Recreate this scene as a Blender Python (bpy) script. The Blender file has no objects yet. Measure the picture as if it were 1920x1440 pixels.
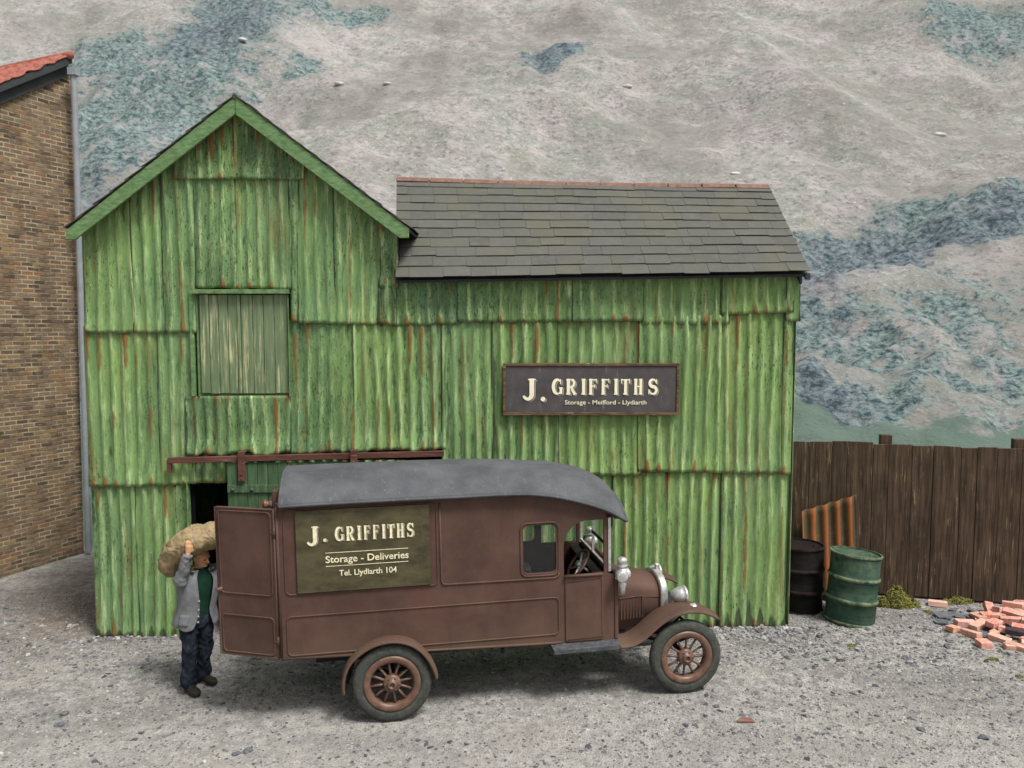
import bpy, math, random
import numpy as np
from mathutils import Vector, Matrix
from math import radians, sin, cos, pi, sqrt, atan2

# ------------------------------------------------------------ camera, light, exposure
S = bpy.context.scene
CAMH, PITCH, FPX = 3.9, radians(4.1), 1442.0
cam_d = bpy.data.cameras.new('camera'); cam = bpy.data.objects.new('camera', cam_d)
S.collection.objects.link(cam); S.camera = cam
cam.location = (0, 0, CAMH); cam.rotation_euler = (pi/2 - PITCH, 0, 0)
cam_d.sensor_width = 36; cam_d.lens = FPX/1920*36; cam_d.clip_end = 600
cam_d.dof.use_dof = True; cam_d.dof.focus_distance = 8.9; cam_d.dof.aperture_fstop = 1.5
SUN_EL, SUN_AZ = radians(60), radians(130)      # azimuth measured clockwise from +Y (north)
W = bpy.data.worlds.new('World'); S.world = W; W.use_nodes = True
wn = W.node_tree.nodes; wl = W.node_tree.links
bg = wn['Background']; bg.inputs['Strength'].default_value = 0.11
sky = wn.new('ShaderNodeTexSky'); sky.sky_type = 'NISHITA'; sky.sun_disc = False
sky.sun_elevation = SUN_EL; sky.sun_rotation = SUN_AZ; sky.air_density = 1.0; sky.dust_density = 5.0; sky.ozone_density = 1.0
hs = wn.new('ShaderNodeHueSaturation'); hs.inputs['Saturation'].default_value = 0.16
wl.new(sky.outputs[0], hs.inputs['Color']); wl.new(hs.outputs[0], bg.inputs['Color'])
sd = bpy.data.lights.new('sun', 'SUN'); sd.energy = 3.2; sd.angle = radians(15); sd.color = (1.0, 0.965, 0.91)
sun = bpy.data.objects.new('sun', sd); S.collection.objects.link(sun)
sdir = Vector((sin(SUN_AZ)*cos(SUN_EL), cos(SUN_AZ)*cos(SUN_EL), sin(SUN_EL)))
sun.rotation_euler = sdir.to_track_quat('Z', 'Y').to_euler(); sun.location = (6, -6, 20)
S.view_settings.view_transform = 'Standard'; S.view_settings.look = 'None'
S.view_settings.exposure = 0.24; S.view_settings.gamma = 1
S.render.resolution_x = 1024; S.render.resolution_y = 768

# ------------------------------------------------------------ measuring helpers (photograph -> metres)
_F = np.array([0, cos(PITCH), -sin(PITCH)]); _U = np.array([0, sin(PITCH), cos(PITCH)])
def ray(px, py): return _F + (px-960)/FPX*np.array([1., 0, 0]) - (py-720)/FPX*_U
def atY(px, py, Y):
    r = ray(px, py); t = Y/r[1]; return Vector((r[0]*t, Y, CAMH + r[2]*t))
def gslope(x): return -.07 + .017*(x + 5.2)
def onground(px, py):
    r = ray(px, py); n = np.array([-.017, 0, 1.]); c = np.array([0, 0, CAMH - gslope(0)])
    t = -(c @ n)/(r @ n); p = c + t*r; return Vector((p[0], p[1], gslope(p[0])))

# ------------------------------------------------------------ numpy value noise
def _hash(ix, iy, seed):
    h = (ix.astype(np.int64)*374761393 + iy.astype(np.int64)*668265263 + seed*974634777) & 0xffffffff
    h = ((h ^ (h >> 13))*1274126177) & 0xffffffff
    return ((h ^ (h >> 16)) & 0xffffff)/float(0xffffff)
def vnoise(x, y, seed=0):
    x = np.asarray(x, float); y = np.asarray(y, float)
    ix = np.floor(x); iy = np.floor(y); fx = x-ix; fy = y-iy
    fx = fx*fx*(3-2*fx); fy = fy*fy*(3-2*fy)
    a = _hash(ix, iy, seed); b = _hash(ix+1, iy, seed); c = _hash(ix, iy+1, seed); d = _hash(ix+1, iy+1, seed)
    return (a*(1-fx)+b*fx)*(1-fy) + (c*(1-fx)+d*fx)*fy
def fbm(x, y, o=4, seed=0):
    s = 0; a = .5; t = 0
    for i in range(o):
        s = s + a*vnoise(np.asarray(x)*2**i, np.asarray(y)*2**i, seed+i*7); t += a; a *= .5
    return s/t
def sstep(a, b, x): t = np.clip((x-a)/(b-a), 0, 1); return t*t*(3-2*t)

# ------------------------------------------------------------ mesh collector
class MB:
    def __init__(s): s.v = []; s.f = []; s.a = {}
    def add(s, vs, fs):
        n = len(s.v); s.v += [tuple(p) for p in vs]; s.f += [tuple(i+n for i in f) for f in fs]; return s
    def box(s, c, d, m=None):
        x, y, z = d[0]/2, d[1]/2, d[2]/2
        vs = [Vector((a*x, b*y, e*z)) for a in (-1, 1) for b in (-1, 1) for e in (-1, 1)]
        if m is not None: vs = [m @ q for q in vs]
        vs = [q + Vector(c) for q in vs]
        return s.add(vs, [(0, 1, 3, 2), (4, 6, 7, 5), (0, 4, 5, 1), (2, 3, 7, 6), (0, 2, 6, 4), (1, 5, 7, 3)])
    def prism(s, poly, off):                       # closed 3-D polygon extruded by the vector off
        n = len(poly); off = Vector(off); vs = [Vector(p) for p in poly]; vs += [p+off for p in vs]
        fs = [tuple(range(n))[::-1], tuple(range(n, 2*n))] + [(i, (i+1) % n, n+(i+1) % n, n+i) for i in range(n)]
        return s.add(vs, fs)
    def tube(s, path, r, seg=8, caps=True, side=None):
        path = [Vector(p) for p in path]; n = len(path)
        if not hasattr(r, '__len__'): r = [r]*n
        up = Vector((0.13, 0.21, 1)).normalized(); vs = []; px = None
        for i, p in enumerate(path):
            t = (path[min(i+1, n-1)] - path[max(i-1, 0)]).normalized()
            if px is None: px = (side - t*side.dot(t)).normalized() if side is not None else t.cross(up).normalized()
            else: px = (px - t*px.dot(t)).normalized()
            b = t.cross(px)
            ri = r[i]; ra, rb = (ri if hasattr(ri, '__len__') else (ri, ri))
            for k in range(seg):
                a = 2*pi*k/seg; vs.append(p + px*cos(a)*ra + b*sin(a)*rb)
        fs = [(i*seg+k, i*seg+(k+1) % seg, (i+1)*seg+(k+1) % seg, (i+1)*seg+k) for i in range(n-1) for k in range(seg)]
        if caps: fs += [tuple(range(seg))[::-1], tuple(range((n-1)*seg, n*seg))]
        return s.add(vs, fs)
    def lathe(s, prof, c, axis='Z', seg=32, close=False, m=None):   # prof: (radius, along)
        vs = []; n = len(prof)
        for k in range(seg):
            a = 2*pi*k/seg
            for r, h in prof:
                q = {'Z': (r*cos(a), r*sin(a), h), 'Y': (r*cos(a), h, r*sin(a)), 'X': (h, r*cos(a), r*sin(a))}[axis]
                q = Vector(q)
                if m is not None: q = m @ q
                vs.append(q + Vector(c))
        fs = []
        for k in range(seg):
            k2 = (k+1) % seg
            for i in range(n if close else n-1):
                j = (i+1) % n; fs.append((k*n+i, k2*n+i, k2*n+j, k*n+j))
        return s.add(vs, fs)
    def grid(s, P, flip=False):                    # P: array (nu, nv, 3)
        nu, nv = P.shape[:2]; n = len(s.v); s.v += [tuple(q) for q in P.reshape(-1, 3).tolist()]
        for i in range(nu-1):
            for j in range(nv-1):
                f = (n+i*nv+j, n+(i+1)*nv+j, n+(i+1)*nv+j+1, n+i*nv+j+1); s.f.append(f[::-1] if flip else f)
        return s

ORG = {}
def link(o): S.collection.objects.link(o); return o
def thing(name, label, cat, loc=(0, 0, 0), group=None, rot=None):
    o = bpy.data.objects.new(name, None); link(o); o.location = loc; o.empty_display_size = .1
    if rot is not None: o.rotation_euler = rot
    o['label'] = label; o['category'] = cat
    if group: o['group'] = group
    ORG[o.name] = Vector(loc); return o
def obj(name, m, mt, parent=None, world=False, smooth=False, bevel=0, solid=0, org=None, fix=True, bseg=2):
    off = Vector(org) if org is not None else (ORG[root_of(parent).name] if (world and parent) else Vector((0, 0, 0)))
    me = bpy.data.meshes.new(name)
    me.from_pydata([(p[0]-off[0], p[1]-off[1], p[2]-off[2]) for p in m.v], [], m.f)
    for k, arr in m.a.items():
        at = me.attributes.new(k, 'FLOAT', 'POINT'); at.data.foreach_set('value', np.asarray(arr, dtype=np.float32))
    if fix:
        import bmesh
        b = bmesh.new(); b.from_mesh(me); bmesh.ops.recalc_face_normals(b, faces=b.faces); b.to_mesh(me); b.free()
    if smooth: me.polygons.foreach_set('use_smooth', [True]*len(me.polygons))
    me.materials.append(mt); o = bpy.data.objects.new(name, me); link(o)
    if parent is not None: o.parent = parent
    elif org is not None: o.location = org
    if bevel:
        d = o.modifiers.new('bevel', 'BEVEL'); d.width = bevel; d.segments = bseg; d.limit_method = 'ANGLE'; d.angle_limit = radians(40)
    if solid:
        d = o.modifiers.new('solid', 'SOLIDIFY'); d.thickness = solid; d.offset = 0
    return o
def root_of(o):
    while o.parent is not None: o = o.parent
    return o
def tag(o, label, cat, group=None, kind=None):
    if kind: o['kind'] = kind
    if label: o['label'] = label
    if cat: o['category'] = cat
    if group: o['group'] = group
    return o
def baked(o):                                      # evaluate modifiers into a plain mesh
    dg = bpy.context.evaluated_depsgraph_get(); dg.update()
    me = bpy.data.meshes.new_from_object(o.evaluated_get(dg)); old = o.data
    o.modifiers.clear(); o.data = me; return o
def remesh(o, vox, smooth=6, fac=.6):
    d = o.modifiers.new('r', 'REMESH'); d.mode = 'VOXEL'; d.voxel_size = vox; d.use_smooth_shade = True
    if smooth:
        d = o.modifiers.new('s', 'SMOOTH'); d.iterations = smooth; d.factor = fac
    return baked(o)
def warp(o, fn):
    me = o.data; n = len(me.vertices); co = np.empty(n*3, np.float32); no = np.empty(n*3, np.float32)
    me.vertices.foreach_get('co', co); me.vertex_normals.foreach_get('vector', no)
    co = co.reshape(-1, 3); no = no.reshape(-1, 3); co = fn(co, no); me.vertices.foreach_set('co', co.astype(np.float32).ravel()); me.update()
def curve2d(outline, holes, thick, bev=0.0):       # flat plate with holes; returns verts (x, y, z) and faces
    cu = bpy.data.curves.new('tmp', 'CURVE'); cu.dimensions = '2D'; cu.fill_mode = 'BOTH'; cu.extrude = thick/2 - bev
    cu.bevel_depth = bev; cu.bevel_resolution = 1; cu.offset = -bev
    for pl in [outline] + list(holes):
        sp = cu.splines.new('POLY'); sp.points.add(len(pl)-1); sp.use_cyclic_u = True
        for i, p in enumerate(pl): sp.points[i].co = (p[0], p[1], 0, 1)
    o = bpy.data.objects.new('tmp', cu); link(o); dg = bpy.context.evaluated_depsgraph_get(); dg.update()
    me = bpy.data.meshes.new_from_object(o.evaluated_get(dg))
    vs = [tuple(v.co) for v in me.vertices]; fs = [tuple(p.vertices) for p in me.polygons]
    bpy.data.objects.remove(o); bpy.data.curves.remove(cu); bpy.data.meshes.remove(me); return vs, fs
def text2d(body, thick, bold=0.0):
    cu = bpy.data.curves.new('tmp', 'FONT'); cu.body = body; cu.extrude = thick/2; cu.offset = bold; cu.resolution_u = 4
    o = bpy.data.objects.new('tmp', cu); link(o); dg = bpy.context.evaluated_depsgraph_get(); dg.update()
    me = bpy.data.meshes.new_from_object(o.evaluated_get(dg))
    vs = [tuple(v.co) for v in me.vertices]; fs = [tuple(p.vertices) for p in me.polygons]
    bpy.data.objects.remove(o); bpy.data.curves.remove(cu); bpy.data.meshes.remove(me); return vs, fs
def rrect(x0, y0, x1, y1, r, n=5):
    out = []
    for cx, cy, a0 in ((x1-r, y1-r, 0), (x0+r, y1-r, 90), (x0+r, y0+r, 180), (x1-r, y0+r, 270)):
        for i in range(n+1):
            a = radians(a0 + 90*i/n); out.append((cx + r*cos(a), cy + r*sin(a)))
    return out

# ------------------------------------------------------------ materials
class NT:
    def __init__(s, name, rough=.7, metal=0, spec=.4):
        s.m = bpy.data.materials.new(name); s.m.use_nodes = True; s.t = s.m.node_tree; s.n = s.t.nodes
        s.b = s.n['Principled BSDF']; s.b.inputs['Roughness'].default_value = rough
        s.b.inputs['Metallic'].default_value = metal; s.b.inputs['Specular IOR Level'].default_value = spec*(.4 if rough >= .5 else .8)
        s.tc = s.n.new('ShaderNodeTexCoord')
    def L(s, a, b): s.t.links.new(a, b)
    def set(s, sock, val):
        if hasattr(val, 'is_output') or hasattr(val, 'node'): s.L(val, sock)
        else:
            if isinstance(val, tuple) and len(val) == 3 and sock.type == 'RGBA': val = (*val, 1)
            sock.default_value = val
    def vec(s, sc=(1, 1, 1), kind='Object', rot=(0, 0, 0), loc=(0, 0, 0)):
        m = s.n.new('ShaderNodeMapping'); s.L(s.tc.outputs[kind], m.inputs[0]); m.inputs['Scale'].default_value = sc
        m.inputs['Rotation'].default_value = rot; m.inputs['Location'].default_value = loc; return m.outputs[0]
    def noise(s, scale=5, det=4, rough=.55, vec=None, dist=0):
        n = s.n.new('ShaderNodeTexNoise'); n.inputs['Scale'].default_value = scale; n.inputs['Detail'].default_value = det
        n.inputs['Roughness'].default_value = rough; n.inputs['Distortion'].default_value = dist
        s.L(vec if vec is not None else s.tc.outputs['Object'], n.inputs['Vector']); return n.outputs[0]
    def voro(s, scale=5, vec=None, out='Distance', feat='F1'):
        n = s.n.new('ShaderNodeTexVoronoi'); n.feature = feat; n.inputs['Scale'].default_value = scale
        s.L(vec if vec is not None else s.tc.outputs['Object'], n.inputs['Vector']); return n.outputs[out]
    def ramp(s, x, *st):
        n = s.n.new('ShaderNodeValToRGB'); e = n.color_ramp.elements
        while len(e) < len(st): e.new(.5)
        for el, (p, c) in zip(e, st):
            el.position = p; el.color = (c, c, c, 1) if not isinstance(c, tuple) else (*c, 1)
        s.set(n.inputs[0], x); return n.outputs[0]
    def mix(s, f, a, b, mode='MIX'):
        n = s.n.new('ShaderNodeMix'); n.data_type = 'RGBA'; n.blend_type = mode
        s.set(n.inputs[0], f); s.set(n.inputs[6], a); s.set(n.inputs[7], b); return n.outputs[2]
    def math(s, op, a, b=0.0, clamp=False):
        n = s.n.new('ShaderNodeMath'); n.operation = op; n.use_clamp = clamp; s.set(n.inputs[0], a); s.set(n.inputs[1], b); return n.outputs[0]
    def attr(s, name):
        n = s.n.new('ShaderNodeAttribute'); n.attribute_name = name; return n.outputs['Fac']
    def rnd(s): return s.n.new('ShaderNodeObjectInfo').outputs['Random']
    def bump(s, h, st=.5, d=.01):
        n = s.n.new('ShaderNodeBump'); n.inputs['Strength'].default_value = st; n.inputs['Distance'].default_value = d
        s.L(h, n.inputs['Height']); s.L(n.outputs[0], s.b.inputs['Normal'])
    def col(s, c): s.set(s.b.inputs['Base Color'], c); return s.m
    def rough(s, x): s.set(s.b.inputs['Roughness'], x)

def mat_sheet():
    n = NT('green_painted_corrugated_iron', .62, 0, .35)
    v1 = n.vec((1, 1, .09)); v2 = n.vec((1, 1, .16), loc=(3, 1, 7)); v3 = n.vec((1, 1, .3), loc=(9, 2, 1))
    c = n.mix(n.ramp(n.noise(2.2, 5, .6, v2), (.36, 0), (.66, 1)), (.108, .200, .070), (.225, .365, .125))
    c = n.mix(n.math('MULTIPLY', n.attr('tone'), .55), c, (.27, .39, .12))
    c = n.mix(n.ramp(n.noise(1.1, 3, .5, n.vec((1, 1, .5), loc=(4, 4, 4))), (.4, 0), (.72, .6)), c, (.125, .235, .135))
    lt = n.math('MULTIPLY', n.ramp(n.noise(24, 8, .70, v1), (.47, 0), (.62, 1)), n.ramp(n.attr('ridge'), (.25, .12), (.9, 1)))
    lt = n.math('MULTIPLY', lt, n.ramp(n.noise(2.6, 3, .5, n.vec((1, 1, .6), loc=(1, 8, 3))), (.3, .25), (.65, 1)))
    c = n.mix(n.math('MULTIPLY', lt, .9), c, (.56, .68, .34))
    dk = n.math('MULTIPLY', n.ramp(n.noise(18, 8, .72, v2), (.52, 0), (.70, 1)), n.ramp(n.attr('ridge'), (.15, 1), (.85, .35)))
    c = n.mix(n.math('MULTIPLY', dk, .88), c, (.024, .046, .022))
    br = n.ramp(n.noise(7, 4, .6, n.vec((1, 1, .1), loc=(11, 5, 2))), (.56, 0), (.70, .65))
    c = n.mix(br, c, (.17, .125, .042))
    sp = n.math('MULTIPLY', n.ramp(n.noise(46, 4, .7, v3), (.57, 0), (.62, 1)), n.ramp(n.noise(1.7, 3, .6, n.vec((1, 1, .45), loc=(7, 7, 1))), (.47, 0), (.6, 1)))
    gm = n.attr('grime')
    c = n.mix(n.math('MULTIPLY', n.math('MULTIPLY', n.ramp(n.noise(3.5, 6, .7, n.vec((1, 1, .35), loc=(2, 9, 4))), (.40, 0), (.62, 1)), gm), .62), c, (.050, .085, .045))
    sp = n.math('MAXIMUM', sp, n.math('MULTIPLY', n.ramp(n.noise(38, 5, .75, n.vec((1, 1, .35), loc=(1, 2, 6))), (.56, 0), (.60, 1)), gm))
    c = n.mix(n.math('MULTIPLY', sp, .8), c, (.020, .034, .020))
    fl = n.ramp(n.noise(60, 3, .6, n.vec((1, 1, .5))), (.66, 0), (.71, .8))
    c = n.mix(fl, c, (.40, .48, .27))
    rn = n.noise(24, 5, .65, v3); ra = n.attr('rust')
    rr = n.ramp(n.math('ADD', ra, n.math('MULTIPLY', n.math('SUBTRACT', rn, .5), .9)), (.30, 0), (.58, 1))
    c = n.mix(n.math('MULTIPLY', rr, .85), c, n.mix(rn, (.13, .052, .020), (.27, .115, .038)))
    dr = n.ramp(n.math('ADD', n.attr('dirt'), n.math('MULTIPLY', n.math('SUBTRACT', rn, .5), 1.0)), (.42, 0), (.62, 1))
    c = n.mix(n.math('MULTIPLY', dr, .8), c, (.030, .034, .026))
    n.rough(n.ramp(rr, (0, .58), (1, .9)))
    n.bump(n.math('ADD', n.noise(34, 5, .6, v2), n.math('MULTIPLY', rr, .3)), .5, .012); return n.col(c)
def mat_wood(name, a, b, pale=None, sc=(1, 1, .06), scale=26, thr=(.55, .68), bs=.5, pf=.8):
    n = NT(name, .8, 0, .25); v = n.vec(sc)
    g = n.noise(scale, 6, .65, v); c = n.mix(n.ramp(g, (.35, 0), (.65, 1)), a, b)
    c = n.mix(n.ramp(n.noise(3, 3, .5), (.4, 0), (.7, .45)), c, a)
    if pale:
        p = n.math('MULTIPLY', n.ramp(n.noise(scale*1.6, 5, .7, v), (thr[0], 0), (thr[1], 1)), n.ramp(n.noise(3.1, 3, .5, n.vec((1, 1, .5), loc=(5, 5, 2))), (.42, 0), (.62, 1)))
        c = n.mix(n.math('MULTIPLY', p, pf), c, pale)
    n.bump(g, bs, .01); return n.col(c)
def mat_simple(name, c, rough=.7, metal=0, var=.25, sc=9, spec=.4, bs=.15, dust=None, df=.5):
    n = NT(name, rough, metal, spec); k = n.noise(sc, 5, .6)
    lo = tuple(x*(1-var) for x in c); hi = tuple(min(1, x*(1+var)) for x in c)
    o = n.mix(n.ramp(k, (.3, 0), (.7, 1)), lo, hi)
    if dust: o = n.mix(n.math('MULTIPLY', n.ramp(n.noise(sc*2.7, 6, .7, n.vec(loc=(3, 3, 3))), (.45, 0), (.75, 1)), df), o, dust)
    n.rough(n.ramp(k, (.3, max(.05, rough-.1)), (.7, min(1, rough+.1))))
    if bs: n.bump(n.noise(sc*6, 4, .6), bs, .004)
    return n.col(o)
def mat_van():
    n = NT('maroon_van_paint', .55, 0, .35)
    c = n.mix(n.ramp(n.noise(2.2, 5, .6), (.35, 0), (.68, 1)), (.069, .040, .032), (.112, .065, .050))
    c = n.mix(n.ramp(n.noise(1.6, 3, .5, n.vec(loc=(5, 1, 2))), (.5, 0), (.72, .35)), c, (.108, .050, .040))
    zl = n.n.new('ShaderNodeSeparateXYZ'); n.L(n.tc.outputs['Object'], zl.inputs[0])
    low = n.ramp(n.math('ADD', zl.outputs[2], n.math('MULTIPLY', n.math('SUBTRACT', n.noise(4, 4), .5), .5)), (.6, .55), (1.1, .0))
    c = n.mix(low, c, (.130, .086, .060))                      # road dust thrown up along the sill
    c = n.mix(n.ramp(n.noise(70, 4, .7), (.64, 0), (.72, .5)), c, (.32, .24, .20))
    c = n.mix(n.ramp(n.noise(11, 6, .65, n.vec((1, 1, .25))), (.55, 0), (.75, .35)), c, (.050, .032, .028))
    n.rough(n.ramp(n.noise(5, 5), (.3, .45), (.7, .7))); n.bump(n.noise(50, 4, .6), .12, .004); return n.col(c)
def mat_brickwall():
    n = NT('brown_brickwork', .9, 0, .2); br = n.n.new('ShaderNodeTexBrick')
    n.L(n.vec((1, 1, 1), rot=(0, 0, 0)), br.inputs[0])
    for k, v in (('Scale', 1), ('Mortar Size', .0115), ('Mortar Smooth', .3), ('Bias', 0), ('Brick Width', .20), ('Row Height', .072)): br.inputs[k].default_value = v
    br.inputs['Color1'].default_value = (0, 0, 0, 1); br.inputs['Color2'].default_value = (1, 1, 1, 1); br.inputs['Mortar'].default_value = (.5, .5, .5, 1)
    c = n.ramp(br.outputs[0], (0, (.075, .058, .046)), (.25, (.145, .105, .075)), (.5, (.19, .138, .095)), (.75, (.235, .17, .11)), (.9, (.23, .115, .062)), (1, (.27, .19, .09)))
    c = n.mix(n.ramp(n.noise(.7, 4, .6), (.4, 0), (.65, .45)), c, (.075, .056, .042))
    c = n.mix(n.ramp(n.noise(9, 5, .7, n.vec((.6, 1.6, 1))), (.52, 0), (.64, .65)), c, (.27, .21, .135))
    c = n.mix(n.ramp(n.noise(7, 5, .7, n.vec((.6, 1.8, 1), loc=(4, 4, 1))), (.54, 0), (.64, .7)), c, (.060, .050, .042))
    mo = n.mix(n.ramp(n.noise(3, 4, .6), (.4, 0), (.6, 1)), (.13, .10, .065), (.40, .33, .22))
    c = n.mix(n.math('MULTIPLY', br.outputs[1], .9), c, mo)
    c = n.mix(n.ramp(n.voro(4.5, n.vec((1, 1.6, 1))), (.0, 1), (.06, 0)), c, (.42, .43, .42))
    n.bump(n.math('SUBTRACT', n.noise(40, 4), br.outputs[1]), .6, .01); return n.col(c)
def mat_ground():
    n = NT('grey_grit', .95, 0, .15)
    g1 = n.noise(75, 6, .75); g2 = n.noise(9, 5, .6); g3 = n.noise(1.1, 4, .6)
    c = n.mix(n.ramp(g1, (.33, 0), (.66, 1)), (.205, .202, .195), (.60, .58, .545))
    c = n.mix(n.ramp(g2, (.40, 0), (.62, .7)), c, (.15, .146, .145))
    c = n.mix(n.ramp(g3, (.46, 0), (.68, .5)), c, (.38, .35, .31))
    c = n.mix(n.ramp(n.noise(.55, 5, .65, n.vec((.7, 1.4, 1), loc=(3, 9, 0))), (.46, 0), (.6, .5)), c, (.125, .122, .118))
    vo = n.voro(48, out='Color'); sv = n.n.new('ShaderNodeSeparateColor'); n.L(vo, sv.inputs[0])
    yy = n.n.new('ShaderNodeSeparateXYZ'); n.L(n.tc.outputs['Object'], yy.inputs[0])
    c = n.mix(n.ramp(n.math('MULTIPLY', n.math('ADD', yy.outputs[1], n.math('MULTIPLY', g3, 2.0)), .1), (.74, .45), (.92, 0)), c, (.46, .435, .40))
    c = n.mix(n.ramp(sv.outputs[0], (.88, 0), (.94, .5)), c, (.13, .13, .14))
    c = n.mix(n.ramp(sv.outputs[1], (.965, 0), (.98, .7)), c, (.55, .53, .49))
    br = n.math('MULTIPLY', n.attr('earth'), n.ramp(n.noise(6, 5, .65), (.3, .3), (.65, 1)))
    c = n.mix(n.math('MULTIPLY', br, .8), c, (.165, .12, .085))
    c = n.mix(n.ramp(n.noise(3.4, 6, .7, n.vec(loc=(9, 1, 0))), (.69, 0), (.74, .7)), c, (.23, .20, .06))
    h = n.math('ADD', n.math('MULTIPLY', g1, 1.0), n.math('MULTIPLY', n.voro(55), .8))
    n.bump(h, .9, .02); return n.col(c)
def mat_chip():
    n = NT('slate_grit_chips', .85, 0, .3); r = n.attr('tone')
    c = n.ramp(r, (0, (.060, .062, .075)), (.22, (.13, .13, .145)), (.45, (.20, .196, .19)), (.8, (.32, .31, .295)), (1, (.50, .485, .45)))
    c = n.mix(n.ramp(n.noise(30, 4), (.45, 0), (.7, .4)), c, (.28, .27, .25)); n.bump(n.noise(60, 3), .3, .004); return n.col(c)
def mat_hill():
    n = NT('heather_hillside', 1.0, 0, .05)
    v = n.vec((.8, 1, 1)); a = n.noise(1.5, 8, .74, v); b = n.noise(.20, 5, .6, v); f = n.noise(5.0, 7, .8, n.vec((.7, 1, 1), loc=(2, 2, 2))); k = n.noise(.45, 5, .65, n.vec(loc=(8, 3, 1)))
    gr = n.mix(n.ramp(b, (.40, 0), (.60, 1)), (.31, .315, .275), (.41, .37, .37))
    gr = n.mix(n.ramp(k, (.44, 0), (.58, .8)), gr, (.31, .335, .30))
    gr = n.mix(n.ramp(a, (.47, 0), (.60, .85)), gr, (.49, .45, .45))
    gr = n.mix(n.ramp(f, (.52, 0), (.60, .8)), gr, (.150, .150, .155))
    gr = n.mix(n.ramp(n.noise(8, 6, .8, v), (.55, 0), (.61, .7)), gr, (.62, .59, .57))
    gr = n.mix(n.ramp(n.noise(.13, 6, .68, n.vec((1, 1.3, 1), loc=(3, 7, 1))), (.46, 0), (.60, .65)), gr, n.mix(a, (.17, .175, .15), (.33, .315, .30)))
    g2 = n.noise(5.5, 6, .8, n.vec((.75, 1, 1), loc=(6, 1, 3)))
    sc = n.mix(n.ramp(g2, (.42, 0), (.58, 1)), (.045, .082, .098), (.27, .345, .33))
    sc = n.mix(n.ramp(n.noise(.9, 5, .7, n.vec(loc=(1, 4, 2))), (.54, 0), (.62, .8)), sc, n.mix(g2, (.27, .25, .27), (.50, .46, .45)))
    sc = n.mix(n.ramp(f, (.52, 0), (.62, .85)), sc, (.36, .40, .37))
    sc = n.mix(n.math('MULTIPLY', n.attr('blue'), .8), sc, n.mix(n.ramp(g2, (.42, 0), (.60, 1)), (.045, .065, .090), (.24, .28, .32)))
    m = n.ramp(n.math('ADD', n.attr('scrub'), n.math('MULTIPLY', n.math('SUBTRACT', a, .5), 1.9)), (.36, 0), (.54, 1))
    c = n.mix(m, gr, sc)
    me = n.ramp(n.math('ADD', n.attr('meadow'), n.math('MULTIPLY', n.math('SUBTRACT', n.noise(.8, 5, .6), .5), 1.5)), (.42, 0), (.62, 1))
    c = n.mix(me, c, n.mix(n.noise(.9, 5), (.115, .165, .140), (.185, .245, .21)))
    c = n.mix(n.ramp(n.voro(.9), (0, 1), (.06, 0)), c, (.75, .72, .68))
    n.bump(n.math('ADD', n.math('MULTIPLY', a, 1.0), n.math('MULTIPLY', f, .5)), .8, .35); return n.col(c)
def mat_slate():
    n = NT('grey_roof_slate', .75, 0, .3); t = n.attr('tone')
    c = n.mix(t, (.088, .090, .082), (.104, .105, .094))
    c = n.mix(n.math('MULTIPLY', n.ramp(n.noise(1.6, 4, .6), (.45, 0), (.65, 1)), .35), c, (.125, .12, .068))
    c = n.mix(n.ramp(n.noise(7, 5, .6), (.5, 0), (.72, .6)), c, (.13, .122, .11))
    c = n.mix(n.ramp(n.noise(85, 3, .6), (.68, 0), (.72, .7)), c, (.34, .34, .33)); n.bump(n.noise(40, 5, .65), .4, .006); return n.col(c)
def mat_vanroof():
    n = NT('grey_van_roof_canvas', .7, 0, .3)
    c = n.mix(n.ramp(n.noise(3, 5, .6), (.35, 0), (.65, 1)), (.066, .070, .077), (.104, .109, .117))
    c = n.mix(n.ramp(n.noise(9, 6, .7, n.vec((1.4, .35, .35), rot=(0, .5, 0))), (.60, 0), (.76, .35)), c, (.30, .31, .33))
    c = n.mix(n.ramp(n.noise(75, 3, .6), (.68, 0), (.73, .8)), c, (.5, .5, .5)); n.bump(n.noise(60, 4, .6), .25, .004); return n.col(c)
def mat_rustsheet():
    n = NT('rusty_corrugated_iron', .85, 0, .25); r = n.attr('ridge')
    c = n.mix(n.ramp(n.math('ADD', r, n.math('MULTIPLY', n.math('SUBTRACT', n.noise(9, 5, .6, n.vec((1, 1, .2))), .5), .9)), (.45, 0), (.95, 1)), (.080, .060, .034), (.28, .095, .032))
    c = n.mix(n.ramp(n.noise(14, 5, .6), (.55, 0), (.7, .5)), c, (.12, .13, .11)); n.bump(n.noise(30, 4), .5, .006); return n.col(c)
def mat_drum(name, a, b, wear):
    n = NT(name, .55, 0, .2); v = n.vec((.35, .35, 6))
    c = n.mix(n.ramp(n.noise(5, 6, .65, v), (.35, 0), (.68, 1)), a, b)
    w = n.math('MULTIPLY', n.attr('wear'), n.ramp(n.noise(9, 5, .6), (.35, .1), (.62, 1)))
    c = n.mix(n.math('MULTIPLY', w, .85), c, wear)
    c = n.mix(n.ramp(n.noise(50, 4, .7), (.66, 0), (.71, .6)), c, wear); n.bump(n.noise(25, 5), .25, .006); return n.col(c)

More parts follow.
